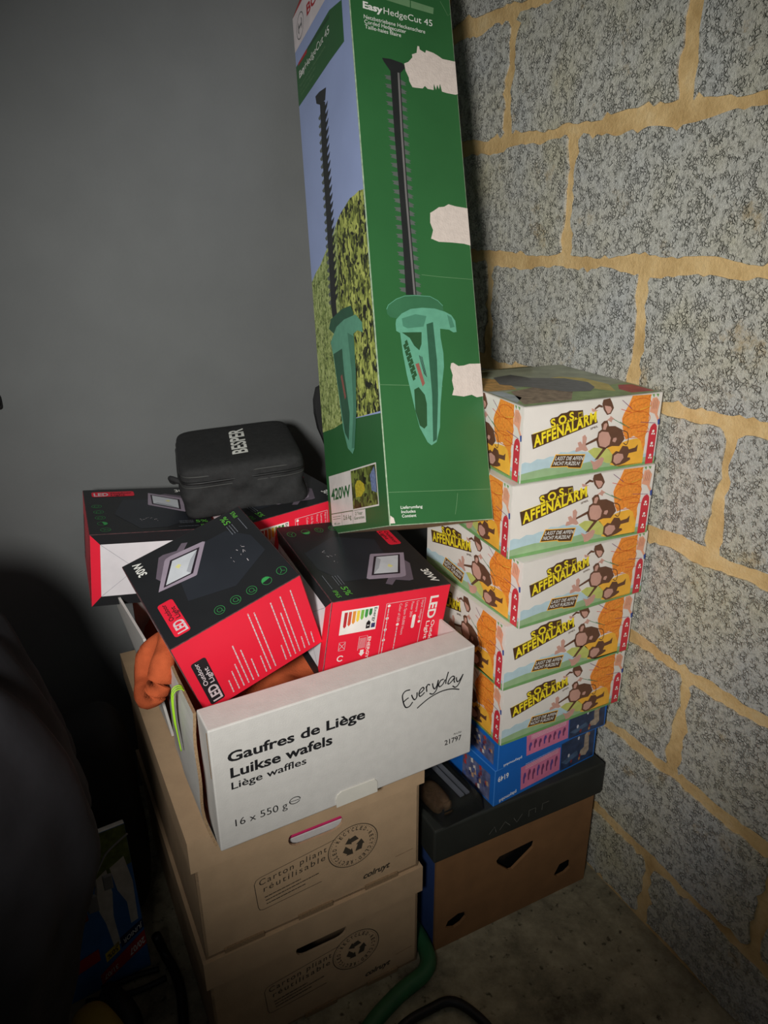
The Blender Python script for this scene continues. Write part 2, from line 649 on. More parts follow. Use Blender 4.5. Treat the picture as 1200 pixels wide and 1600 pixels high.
# ------------------------------------------------------------------ poses (front-left-bottom corner, rotation, size)
POSE = {
    'hedge': ((-0.4418, -0.6004, 0.8216), (-0.4161, 0.0969, -0.082), (0.166, 0.2629, 0.9203)),
    'led1': ((-0.713, -0.5731, 0.5844), (0.1981, -0.3108, 0.0634), (0.19, 0.2, 0.14)),
    'led2': ((-0.5405, -0.5689, 0.5738), (0.1281, 0.0965, 0.0178), (0.1987, 0.2307, 0.146)),
    'led3': ((-0.8205, -0.2638, 0.6276), (0.068, 0.1139, -0.0512), (0.2, 0.191, 0.1307)),
    'led4': ((-0.5707, -0.3505, 0.6276), (0.05, -0.0272, 0.178), (0.1907, 0.2, 0.135)),
    'waffle': ((-0.7334, -0.6834, 0.449), (0.0, 0.0, 0.0344), (0.3951, 0.52, 0.1911)),
    'carton': ((-0.7705, -0.65, 0.2211), (0.0, 0.0, 0.0176), (0.3659, 0.5237, 0.2279)),
    'carton_low': ((-0.7705, -0.65, 0.0), (0.0, 0.0, 0.0176), (0.3659, 0.5237, 0.2211)),
    'ban': ((-0.3749, -0.6381, 0.0), (0.0, 0.0, -0.005), (0.343, 0.5, 0.223)),
    'b2': ((-0.2711, -0.6476, 0.292), (0.0, 0.0, 0.086), (0.24, 0.19, 0.075)),
    'b1': ((-0.2669, -0.6474, 0.367), (0.0, 0.0, 0.035), (0.241, 0.19, 0.056)),
    'a5': ((-0.27, -0.6544, 0.423), (0.0, 0.0, 0.013), (0.258, 0.255, 0.108)),
    'a4': ((-0.274, -0.656, 0.531), (0.0, 0.0, 0.0), (0.261, 0.255, 0.115)),
    'a3': ((-0.262, -0.67, 0.646), (0.0, 0.0, 0.02), (0.25, 0.265, 0.109)),
    'a2': ((-0.2744, -0.6507, 0.755), (0.0, 0.0, -0.068), (0.255, 0.255, 0.113)),
    'a1': ((-0.2604, -0.6474, 0.868), (0.0, 0.0, -0.069), (0.241, 0.255, 0.11)),
}


def pose_matrix(n):
    o, r, dm = POSE[n]
    return Matrix.Translation(o) @ Euler(r, 'XYZ').to_matrix().to_4x4(), dm

# ------------------------------------------------------------------ hedge trimmer carton
def hedge_box():
    M, (w, d, h) = pose_matrix('hedge')
    t = thing('hedge_trimmer_box', 'tall dark green hedge trimmer carton leaning back above the other boxes', 'box', M.translation, M.to_euler())
    GREEN = mat('carton_green', (48, 100, 56), 0.38, 1.1, 0.1, 6, 0.06, 200)
    DGREEN = GREEN
    SKY = mat('print_sky', (150, 165, 205), 0.4, 1.25, 0.06, 8)
    BLADE = mat('print_blade', (42, 44, 44), 0.4, 1.0)
    TOOTH = mat('print_teeth', (96, 104, 98), 0.4, 1.0)
    SHINE = mat('print_blade_light', (120, 118, 116), 0.4, 1.0)
    TEAL = mat('print_teal', (98, 160, 132), 0.4, 1.1, 0.08, 80)
    TEAL_D = mat('print_teal_dark', (52, 96, 72), 0.4, 1.0, 0.08, 80)
    TEAL_M = mat('print_teal_mid', (76, 132, 106), 0.4, 1.05, 0.06, 80)
    GUARD = mat('print_guard', (58, 110, 76), 0.4, 1.05)
    OPEN = mat('print_opening', (46, 84, 52), 0.4, 1.0)
    RED = mat('print_red', (186, 48, 52), 0.4, 1.0)
    DULL = mat('print_dull_red', (150, 92, 80), 0.4, 1.0)
    PALE = mat('print_pale_green', (108, 146, 104), 0.4, 1.05)
    body = carton_mesh('carton', w, d, h, {'*': GREEN, 'left': DGREEN, 'top': DGREEN, 'bottom': KRAFT, 'right': DGREEN, 'back': DGREEN}, t, mat('worn_edge_green', (150, 168, 140), 0.7, 1.1, 0.3, 120), 0.0014)
    f = Sheet(body, 'front', w, d, h)
    f.text('title_lettering', INK_WHITE, 'Easy', (.121, .812), (.306, .810), (.125, .823), 0.035)
    f.text('title_lettering', INK_WHITE, 'HedgeCut 45', (.316, .810), (.791, .807), (.320, .821), -0.002)
    f.text('subtitle_lettering', INK_WHITE, 'Netzbetriebene Heckenschere', (.122, .795), (.711, .792), (.125, .8015))
    f.text('subtitle_lettering', INK_WHITE, 'Corded Hedgecutter', (.124, .787), (.519, .785), (.127, .7935))
    f.text('subtitle_lettering', INK_WHITE, 'Taille-haies filaire', (.125, .779), (.467, .777), (.128, .7855))
    f.poly('badge_strip', PALE, [(.351, .846), (.586, .843), (.580, .831), (.353, .834)])
    f.poly('badge_strip', PALE, [(.595, .843), (.821, .840), (.811, .829), (.590, .831)])
    f.poly('badge_strip', RED, [(.27, .85), (.345, .848), (.345, .836), (.27, .838)])
    torn1 = [(.477, .734), (.519, .738), (.563, .747), (.561, .752), (.608, .756), (.622, .768), (.64, .768), (.642, .763), (.695, .759), (.706, .764), (.778, .762), (.822, .759), (.867, .755), (.998, .755), (.998, .700), (.972, .698), (.884, .698), (.834, .699), (.820, .712), (.806, .702), (.790, .709), (.775, .700), (.757, .71), (.750, .699), (.690, .699), (.665, .703), (.640, .698), (.566, .697), (.539, .697), (.513, .706), (.511, .712), (.485, .722)]
    f.poly('torn_patch#1', TORN, torn1, 4)
    f.poly('torn_patch#2', TORN, [(.614, .493), (.65, .497), (.705, .504), (.76, .506), (.805, .511), (.87, .509), (.998, .508), (.998, .446), (.93, .448), (.811, .448), (.677, .447), (.602, .451), (.629, .465), (.606, .477)], 4)
    f.poly('torn_patch#3', TORN, [(.689, .244), (.70, .251), (.721, .252), (.77, .247), (.825, .248), (.88, .251), (.998, .252), (.998, .199), (.93, .197), (.88, .201), (.80, .198), (.685, .2), (.706, .21), (.695, .223), (.706, .232)], 4)
    # cutting bar: teeth behind a dark bar with a light flank
    bL = [(.337, .719), (.328, .614), (.330, .521), (.328, .46), (.316, .357)]
    bR = [(.433, .719), (.417, .617), (.412, .523), (.414, .446), (.417, .358)]

    def along(c, v):
        for (u0, v0), (u1, v1) in zip(c, c[1:]):
            if v1 <= v <= v0:
                return u0 + (u1 - u0) * (v0 - v) / (v0 - v1)
        return c[-1][0]
    for k in range(25):
        v = .705 - k * .0142
        a, b = along(bL, v), along(bR, v)
        f.poly('cutting_bar_print', TOOTH, [(a + .01, v + .0045), (a - .062, v + .0035), (a - .040, v + .0005), (a - .055, v - .0015), (a + .01, v - .004)], 1)
        f.poly('cutting_bar_print', TOOTH, [(b - .01, v + .002), (b + .055, v - .003), (b + .035, v - .0045), (b + .050, v - .0075), (b - .01, v - .0075)], 1)
    f.poly('cutting_bar_print', BLADE, bL + bR[::-1], 2)
    f.poly('cutting_bar_print', SHINE, [(u - .028, v) for u, v in bR] + [(u - .010, v) for u, v in bR[::-1]], 3)
    f.poly('cutting_bar_print', BLADE, [(.266, .736), (.349, .737), (.458, .734), (.493, .729), (.433, .717), (.34, .716), (.281, .73)], 3)
    f.poly('trimmer_print', GUARD, [(.123, .332), (.142, .339), (.22, .349), (.302, .355), (.405, .357), (.545, .357), (.619, .351), (.665, .343), (.667, .33), (.448, .320), (.25, .318), (.154, .32), (.125, .325)], 2)
    f.line('trimmer_print', TEAL, [(.123, .332), (.142, .339), (.22, .349), (.302, .355), (.405, .357), (.545, .357), (.619, .351), (.665, .343)], .0009, 3)
    f.poly('trimmer_print', TEAL, [(.196, .31), (.205, .317), (.262, .327), (.351, .335), (.46, .338), (.58, .338), (.677, .334), (.741, .329), (.776, .32), (.781, .302), (.749, .301), (.707, .305), (.619, .306), (.617, .292), (.632, .267), (.627, .245), (.598, .22), (.563, .184), (.54, .149), (.496, .126), (.445, .121), (.41, .126), (.346, .149), (.317, .175), (.289, .205), (.264, .231), (.243, .264), (.232, .296), (.197, .299)], 3)
    f.poly('trimmer_print', TEAL_M, [(.258, .319), (.39, .327), (.495, .325), (.46, .308), (.304, .304), (.263, .307)], 4)
    f.poly('trimmer_print', OPEN, [(.322, .208), (.366, .212), (.419, .2), (.431, .186), (.418, .152), (.388, .147), (.348, .152), (.317, .175)], 4)
    f.poly('trimmer_print', OPEN, [(.248, .297), (.436, .299), (.426, .28), (.4, .27), (.355, .277), (.318, .289)], 4)
    f.poly('trimmer_print', TEAL_D, [(.489, .312), (.554, .316), (.563, .255), (.548, .202), (.500, .130), (.462, .126), (.49, .202), (.487, .255)], 4)
    f.poly('trimmer_print', TEAL_M, [(.700, .329), (.741, .325), (.765, .310), (.72, .308)], 4)
    f.poly('trimmer_print', DULL, [(.352, .248), (.385, .25), (.428, .218), (.404, .213)], 5)
    for k in range(6):
        for j in range(2):
            u, v = .268 - .018 * j + k * .0115, .283 - .006 * j - k * .0095
            f.poly('trimmer_print', OPEN, [(u, v), (u + .022, v + .003), (u + .034, v - .005), (u + .012, v - .008)], 5)
    for k in range(3):
        f.line('trimmer_print', BLADE, [(.395 + .012 * k, .262 - .001 * k), (.43 + .010 * k, .232 - .002 * k)], .0009, 5)
    f.text('contents_lettering', INK_WHITE, 'Lieferumfang', (.110, .025), (.312, .025), (.111, .0295), .005)
    f.text('contents_lettering', INK_WHITE, 'Includes', (.113, .0185), (.244, .0185), (.114, .023), .005)
    f.text('contents_lettering', INK_WHITE, 'Contient', (.116, .012), (.248, .012), (.117, .0165), .005)
    for ci, c in enumerate(([(.013, .051), (.484, .050), (.993, .049)], [(.48, .391), (.648, .390), (.99, .390)], [(.893, .854), (.929, .843), (.961, .832), (.99, .837)], [(.62, .012), (.64, .026), (.66, .045)], [(.0, .215), (.3, .2145), (.6, .214)])):
        f.line('crease_mark#%d' % ci, PALE, c, .0006, 2)
    f.poly('worn_corner', TORN, [(.005, .004), (.05, .004), (.04, .012), (.01, .016)], 3)
    f.build()
    s = Sheet(body, 'left', w, d, h)
    s.poly('sky_print', SKY, [(0, 1), (1, 1), (1, .172), (.64, .184), (.38, .189), (0, .192)], 0)
    LEAF = leafy_material('print_hedge', 210, [(0.25, lin((44, 54, 24))), (0.42, lin((110, 130, 60))), (0.58, lin((168, 184, 104))), (0.8, lin((200, 212, 138)))], (1, 1.6, .7))
    LEAF2 = leafy_material('print_hedge_near', 120, [(0.40, lin((34, 36, 24))), (0.52, lin((88, 98, 42))), (0.64, lin((156, 168, 78))), (0.82, lin((206, 214, 112)))], (1, 1.4, .8))
    top = [(1, .519), (.93, .526), (.869, .528), (.79, .533), (.711, .531), (.63, .53), (.552, .524), (.49, .515), (.431, .508), (.31, .50), (.203, .49), (.1, .487), (0, .479)]
    s.poly('hedge_print', LEAF, [p for p in top if p[0] <= .56] + [(0, .192), (.234, .188), (.386, .189), (.5, .186), (.52, .3)], 1)
    s.poly('hedge_print', LEAF2, [p for p in top if p[0] >= .55] + [(.50, .40), (.50, .186), (.644, .185), (1, .175)], 1)
    WHITE_B = mat('print_white_band', (214, 204, 204), 0.4)
    s.poly('brand_band', WHITE_B, [(0, 1), (.221, .988), (1.0, .940), (1.0, .882), (.639, .898), (0, .928)], 2)
    s.poly('brand_band', RED, [(0, 1), (1, 1), (1, .948), (.24, .986)], 3)
    s.ring('brand_mark', mat('print_grey', (110, 110, 110), .4, 1.0), (.150, .953), .021, .0018, .021, 3)
    s.ring('brand_mark', MATS['print_grey'], (.150, .953), .0125, .0016, .0125, 3, 2.2, 4.08, 12)
    s.ring('brand_mark', MATS['print_grey'], (.150, .953), .0125, .0016, .0125, 3, -.94, .94, 12)
    s.line('brand_mark', MATS['print_grey'], [(.118, .9535), (.182, .952)], .0045, 3)
    s.line('brand_mark', MATS['print_grey'], [(.120, .945), (.120, .962)], .002, 3)
    s.line('brand_mark', MATS['print_grey'], [(.180, .944), (.180, .961)], .002, 3)
    s.text('brand_lettering', RED, 'BOSCH', (.296, .941), (.80, .912), (.302, .960), .03)
    s.poly('product_panel', DGREEN, [(0, .9), (.695, .868), (.895, .843), (.886, .776), (.648, .79), (.319, .806), (0, .822)], 2)
    s.poly('product_panel', RED, [(.058, .898), (.25, .889), (.244, .882), (.054, .893)], 3)
    s.poly('product_panel', OPEN, [(.27, .888), (.683, .863), (.678, .857), (.264, .883)], 3)
    s.text('product_lettering', INK_WHITE, 'Easy', (.061, .867), (.185, .861), (.063, .880), .03, 0, 4)
    s.text('product_lettering', INK_WHITE, 'HedgeCut 45', (.195, .860), (.668, .835), (.198, .873), 0, 0, 4)
    s.text('product_lettering', PALE, 'Netzbetriebene Heckenschere', (.056, .850), (.587, .825), (.060, .855), 0, 0, 4)
    s.text('product_lettering', PALE, 'Corded Hedgecutter', (.058, .840), (.392, .826), (.061, .845), 0, 0, 4)
    s.text('product_lettering', PALE, 'Taille-haies filaire', (.061, .831), (.35, .818), (.064, .836), 0, 0, 4)
    cL, cR = [(.421, .759), (.392, .669), (.384, .566), (.351, .401), (.36, .37)], [(.511, .743), (.482, .654), (.472, .553), (.440, .391), (.45, .36)]
    for k in range(24):
        v = .735 - k * .0142
        a, b = along(cL, v), along(cR, v)
        s.poly('cutting_bar_print', TOOTH, [(a + .02, v + .003), (a - .045, v + .002), (a - .03, v - .004), (a + .02, v - .009)], 2)
        s.poly('cutting_bar_print', BLADE, [(b - .02, v + .001), (b + .05, v + .002), (b + .03, v - .005), (b - .02, v - .010)], 2)
    s.poly('cutting_bar_print', BLADE, cL + cR[::-1], 3)
    s.poly('cutting_bar_print', BLADE, [(.347, .781), (.423, .776), (.546, .762), (.516, .745), (.425, .752), (.357, .766)], 4)
    s.poly('trimmer_print', TEAL_D, [(.277, .365), (.325, .378), (.539, .376), (.682, .368), (.721, .350), (.527, .345), (.382, .345)], 4)
    s.poly('trimmer_print', TEAL, [(.316, .32), (.294, .339), (.418, .356), (.559, .356), (.747, .347), (.838, .326), (.836, .31), (.759, .32), (.695, .32), (.681, .259), (.65, .197), (.573, .137), (.535, .129), (.461, .142), (.403, .178), (.368, .247), (.335, .298)], 5)
    s.poly('trimmer_print', TEAL_D, [(.331, .315), (.49, .312), (.494, .272), (.537, .197), (.487, .154), (.431, .17), (.38, .24)], 6)
    s.poly('trimmer_print', TEAL_M, [(.60, .33), (.698, .315), (.687, .258), (.65, .197), (.573, .137), (.526, .139), (.604, .2), (.62, .26)], 6)
    s.poly('trimmer_print', DULL, [(.43, .268), (.46, .27), (.50, .228), (.475, .225)], 7)
    PW = mat('print_panel_white', (212, 206, 200), 0.4)
    s.poly('data_panel', PW, [(.059, .107), (.468, .104), (.464, .036), (.062, .038)], 2)
    s.poly('data_panel', PW, [(.466, .1045), (.880, .1015), (.880, .034), (.462, .035)], 2)
    s.poly('data_panel', leafy_material('print_garden', 90, [(0.35, lin((40, 42, 26))), (0.55, lin((84, 92, 44))), (0.7, lin((126, 140, 66)))], (1, 1, 1)), [(.476, .102), (.870, .0992), (.870, .0365), (.472, .0375)], 3)
    s.poly('data_panel', mat('print_yellow_bush', (188, 172, 52), .4, 1.1, .25, 300), [(.53, .075), (.57, .083), (.62, .082), (.68, .074), (.69, .064), (.62, .055), (.54, .056)], 4)
    s.poly('data_panel', mat('print_check', (110, 124, 160), .4, 1.1, .3, 260), [(.78, .085), (.85, .097), (.865, .08), (.86, .055), (.79, .06)], 4)
    s.poly('data_panel', PW, [(.060, .0365), (.668, .0335), (.665, .012), (.057, .0145)], 2)
    for u in (.255, .455):
        s.line('data_panel', DGREEN, [(u, .036), (u, .013)], .0008, 3)
    s.line('data_panel', DGREEN, [(.06, .037), (.46, .0355)], .0008, 3)
    s.text('power_lettering', DGREEN, '420W', (.083, .0625), (.445, .0605), (.086, .082), .03)
    s.text('data_lettering', DGREEN, '2.6 kg', (.285, .0225), (.430, .022), (.285, .0305), .01)
    s.text('data_lettering', DGREEN, '45 cm', (.10, .0165), (.215, .0160), (.10, .0205), .01)
    s.text('data_lettering', DGREEN, '2 Year', (.50, .0265), (.62, .026), (.50, .032), .01)
    s.text('data_lettering', DGREEN, 'Guarantee', (.475, .0195), (.645, .019), (.475, .0245), .01)
    for v in (.031, .027):
        s.line('data_lettering', DGREEN, [(.085, v), (.235, v - .0006)], .0008, 3)
    s.build()


hedge_box()


# ------------------------------------------------------------------ floodlight cartons
L_BLACK = mat('floodlight_black', (38, 39, 41), 0.33, 1.0, 0.12, 12, 0.05, 300)
L_RED = mat('floodlight_red', (222, 36, 58), 0.42, 1.2, 0.05, 10, 0.05, 300)
L_WHITE = mat('floodlight_white', (214, 210, 212), 0.6, 1.2, 0.04, 40)
L_MAUVE = mat('floodlight_mauve', (158, 144, 158), 0.4, 1.1)
L_MAUVE_D = mat('floodlight_mauve_dark', (112, 100, 112), 0.4, 1.0)
L_BEZEL = mat('floodlight_bezel', (46, 38, 46), 0.4, 1.0)
L_GLASS = mat('floodlight_glass', (205, 208, 212), 0.4, 1.1)
L_GREEN = mat('floodlight_green', (58, 150, 80), 0.4, 1.1)
L_LIME = mat('floodlight_lime', (96, 176, 66), 0.4, 1.1)
L_BLUE = mat('floodlight_beam_print', (45, 48, 54), 0.33, 1.0, 0.1, 12)
L_GREY = mat('floodlight_greytext', (128, 132, 140), 0.4, 1.0)
L_SILVER = mat('floodlight_silver', (206, 196, 198), 0.4, 1.1)


def rrect(u0, v0, u1, v1, ru, rv):
    pts = []
    for cx, cy, a in ((u1 - ru, v1 - rv, 0), (u0 + ru, v1 - rv, 1), (u0 + ru, v0 + rv, 2), (u1 - ru, v0 + rv, 3)):
        for k in range(5):
            an = (a + k / 4) * math.pi / 2
            pts.append((cx + ru * math.cos(an), cy + rv * math.sin(an)))
    return pts


def words(sheet, part, m, p, q, width, r, dash=.0035):
    """a line of print too fine to read: runs of short dashes"""
    L = math.hypot((q[0] - p[0]) * sheet.W, (q[1] - p[1]) * sheet.H)
    s = 0.0
    while s < L:
        e = min(L, s + dash * r.uniform(.8, 3.2))
        sheet.line(part, m, [(p[0] + (q[0] - p[0]) * s / L, p[1] + (q[1] - p[1]) * s / L), (p[0] + (q[0] - p[0]) * e / L, p[1] + (q[1] - p[1]) * e / L)], width, 3)
        s = e + dash * .35


def floodlight_box(n, turn, label):
    M, (vw, vd, h) = pose_matrix(n)
    if turn == 0:
        T, w, d = M, vw, vd
    elif turn == 2:
        T, w, d = M @ Matrix.Translation((vw, vd, 0)) @ Matrix.Rotation(math.pi, 4, 'Z'), vw, vd
    else:   # -90 degrees
        T, w, d = M @ Matrix.Translation((0, vd, 0)) @ Matrix.Rotation(-math.pi / 2, 4, 'Z'), vd, vw
    t = thing('floodlight_box', label, 'box', T.translation, T.to_euler(), 'floodlight boxes piled in the white carton')
    r = random.Random(hash(n) % 1000 if False else sum(map(ord, n)))
    body = carton_mesh('carton', w, d, h, {'*': L_BLACK, 'front': L_RED, 'back': L_RED, 'left': L_WHITE, 'right': L_WHITE}, t, mat('worn_edge_black', (88, 52, 54), 0.6, 1.0, 0.5, 150), 0.0009)
    s = Sheet(body, 'top', w, d, h)
    s.poly('beam_print', L_BLUE, [(.30, .54), (.27, .32), (.60, .22), (.93, .40), (.92, .62), (.79, .80), (.60, .80)], 0)
    s.poly('lamp_print', L_MAUVE_D, [(.165, .69), (.262, .888), (.30, .895), (.401, .862), (.463, .915), (.505, .890), (.456, .84), (.35, .72), (.2, .6)], 1)
    s.poly('lamp_print', L_MAUVE, [(.131, .546), (.285, .822), (.30, .836), (.338, .842), (.600, .815), (.614, .80), (.423, .517), (.41, .513)], 2)
    s.poly('lamp_print', L_BEZEL, [(.177, .562), (.322, .798), (.557, .775), (.406, .549)], 3)
    s.poly('lamp_print', L_GLASS, [(.200, .573), (.332, .780), (.530, .762), (.393, .562)], 4)
    s.poly('lamp_print', mat('floodlight_reflector', (170, 172, 178), .4, 1.1), [(.393, .562), (.530, .762), (.45, .70), (.375, .60)], 5)
    s.poly('lamp_print', mat('floodlight_chip', (226, 220, 150), .4, 1.1), [(.323, .70), (.355, .715), (.371, .692), (.342, .667)], 5)
    s.text('power_lettering', INK_WHITE, '30W', (.132, .785), (.132, .950), (.068, .785), .022)
    s.poly('name_badge', L_RED, rrect(.070, .068, .186, .425, .022, .022), 1)
    s.text('name_lettering', L_SILVER, 'LED', (.172, .085), (.172, .205), (.098, .085), .03)
    s.text('name_lettering', INK_BLACK, 'Outdoor', (.125, .225), (.125, .405), (.092, .225), .015)
    s.text('name_lettering', INK_BLACK, 'Light', (.172, .225), (.172, .345), (.139, .225), .015)
    for k, (u, v) in enumerate([(.41, .092), (.538, .1), (.666, .104), (.79, .113), (.92, .127)]):
        s.ring('icon_row', L_GREEN, (u, v), .0072, .0006, .0082, 2, n=20)
        if k == 3:
            s.disc('icon_row', L_GREEN, (u, v), .0072, .0082, 2, .3, .3 + math.pi, 14)
        elif k == 4:
            s.line('icon_row', L_GREEN, [(u - .02, v - .02), (u, v), (u + .02, v - .015)], .0007)
            s.line('icon_row', L_GREEN, [(u, v), (u + .005, v + .03)], .0007)
        else:
            s.ring('icon_row', L_GREEN, (u, v), .0036, .0006, .0042, 2, n=14)
            s.line('icon_row', L_GREEN, [(u + .01, v - .012), (u + .022, v - .024)], .0007)
    s.text('rating_lettering', L_LIME, '5%', (.862, .855), (.862, .955), (.810, .855), .008)
    s.text('rating_lettering', L_LIME, 'IP65', (.940, .885), (.940, .965), (.905, .885), .002)
    for k in range(3):
        words(s, 'rating_lettering', L_GREY, (.815 + .022 * k, .72), (.815 + .022 * k, .835), .0009, r, .0018)
    words(s, 'rating_lettering', L_GREY, (.93, .70), (.93, .865), .0009, r, .0018)
    for k in range(9):
        u, v = .72 + r.uniform(-.03, .09), .45 + r.uniform(-.05, .12)
        s.line('scuff_mark', L_SILVER, [(u, v), (u + r.uniform(-.02, .02), v + r.uniform(-.03, .03))], r.uniform(.0003, .0009), 3)
    s.build()
    f = Sheet(body, 'front', w, d, h)
    f.poly('name_badge', L_BLACK, rrect(.066, .075, .178, .705, .018, .030), 1)
    f.text('name_lettering', L_SILVER, 'LED', (.163, .10), (.163, .325), (.092, .10), .03)
    f.text('name_lettering', L_SILVER, 'Outdoor', (.115, .355), (.115, .685), (.083, .355), .012)
    f.text('name_lettering', L_SILVER, 'Light', (.163, .355), (.163, .575), (.130, .355), .012)
    for u, v1 in [(.245, .254), (.291, .345), (.331, .41), (.370, .65), (.409, .537), (.452, .353), (.519, .32), (.554, .911), (.597, .881), (.688, .295), (.728, .883), (.770, .695), (.807, .89), (.851, .25), (.891, .895), (.932, .236)]:
        words(f, 'specification_print', L_SILVER, (u, .07), (u + .004, v1), .0017, r, .003)
    f.build()
    e = Sheet(body, 'back', w, d, h)
    e.poly('energy_label', INK_WHITE, [(.088, .591), (.088, .879), (.387, .875), (.387, .593)], 1)
    for k, c in enumerate([(186, 44, 52), (208, 84, 60), (226, 148, 62), (238, 205, 72), (120, 182, 74), (66, 150, 76), (44, 122, 62)]):
        u = .112 + k * .0335
        e.poly('energy_label', mat('energy_%d' % k, c, .4, 1.1), [(u, .855), (u + .025, .855), (u + .025, .69 + k * .017), (u + .0125, .665 + k * .017), (u, .69 + k * .017)], 2)
    e.poly('energy_label', INK_BLACK, [(.303, .62), (.337, .62), (.337, .69), (.320, .72), (.303, .69)], 2)
    e.poly('energy_label', mat('energy_blue', (60, 64, 110), .4, 1.0), [(.346, .62), (.378, .62), (.378, .675), (.346, .675)], 2)
    e.text('energy_lettering', INK_WHITE, 'A', (.310, .665), (.310, .645), (.332, .665), .02)
    e.text('energy_lettering', INK_BLACK, 'Energy', (.352, .862), (.352, .690), (.376, .862), .015)
    for a, b in (((.452, .20), (.452, .880)), ((.452, .880), (.790, .877)), ((.790, .877), (.790, .20)), ((.452, .20), (.790, .20))):
        e.line('data_table', L_SILVER, [a, b], .0008, 2)
    for u, st, v1 in [(.760, 'Input voltage', .62), (.715, 'Lumens', .72), (.670, 'Power 30W', .66), (.615, 'Life Span 50,000 Hours', .46), (.565, 'Color of LED', .63)]:
        e.text('data_table', L_SILVER, st, (u, .855), (u, v1), (u + .022, .855), 0, 0, 3)
    for u, v in ((.767, .59), (.475, .85), (.475, .70), (.475, .56), (.475, .43), (.575, .60)):
        e.disc('data_table', INK_WHITE, (u, v), .0025, None, 3, n=12)
    e.poly('data_table', INK_WHITE, rrect(.700, .520, .728, .690, .013, .018), 3)
    words(e, 'data_table', L_SILVER, (.475, .82), (.475, .22), .0016, r)
    words(e, 'data_table', L_SILVER, (.575, .57), (.575, .22), .0016, r)
    e.text('name_lettering', INK_WHITE, 'LED', (.835, .885), (.835, .605), (.905, .885), .03)
    e.text('name_lettering', INK_WHITE, 'Outdoor', (.884, .575), (.884, .215), (.914, .575), .012)
    e.text('name_lettering', INK_WHITE, 'Light', (.838, .575), (.838, .345), (.868, .575), .012)
    e.text('data_table', INK_WHITE, 'ENERGY', (.338, .51), (.338, .24), (.362, .51), .02)
    e.line('data_table', L_SILVER, [(.262, .36), (.262, .53), (.33, .53), (.33, .36)], .0008, 3)
    for k in range(6):
        e.line('data_table', L_SILVER, [(.272 + .009 * k, .38), (.272 + .009 * k, .51)], .0007, 3)
    e.poly('data_table', INK_WHITE, [(.285, .36), (.315, .36), (.315, .32), (.325, .32), (.300, .28), (.275, .32), (.285, .32)], 3)
    e.ring('data_table', INK_WHITE, (.125, .30), .0055, .0018, None, 3, .5, 5.6, 16)
    e.line('data_table', L_SILVER, [(.10, .41), (.15, .49)], .0008, 3)
    e.line('data_table', L_SILVER, [(.15, .41), (.10, .49)], .0008, 3)
    e.line('data_table', L_SILVER, [(.10, .40), (.15, .40), (.15, .50), (.10, .50), (.10, .40)], .0008, 3)
    e.build()
    for face in ('left', 'right'):
        q = Sheet(body, face, w, d, h)
        A, B = .078, .138
        q.poly('end_flap_border', L_BLACK, [(0, 1), (1, 1), (1 - A, 1 - B), (A, 1 - B)], 1)
        q.poly('end_flap_border', L_BLACK, [(0, 0), (1, 0), (1 - A, B), (A, B)], 1)
        q.poly('end_flap_border', L_RED, [(0, 0), (A, B), (A, 1 - B), (0, 1)], 1)
        q.poly('end_flap_border', L_RED, [(1, 0), (1 - A, B), (1 - A, 1 - B), (1, 1)], 1)
        for c in ([(A, B), (.35, .5), (A, 1 - B)], [(1 - A, B), (.65, .5), (1 - A, 1 - B)], [(.35, .5), (.65, .5)]):
            q.line('end_flap_seam', L_GREY, c, .0005, 2)
        q.build()


floodlight_box('led1', 0, 'tilted floodlight box showing its red specification side and round green icons')
floodlight_box('led2', 2, 'floodlight box with the energy label side, carrying the tall green carton')
floodlight_box('led3', -1, 'floodlight box with white end flaps sticking out beside the grey wall')
floodlight_box('led4', 2, 'floodlight box mostly hidden under the black case and behind the green carton')


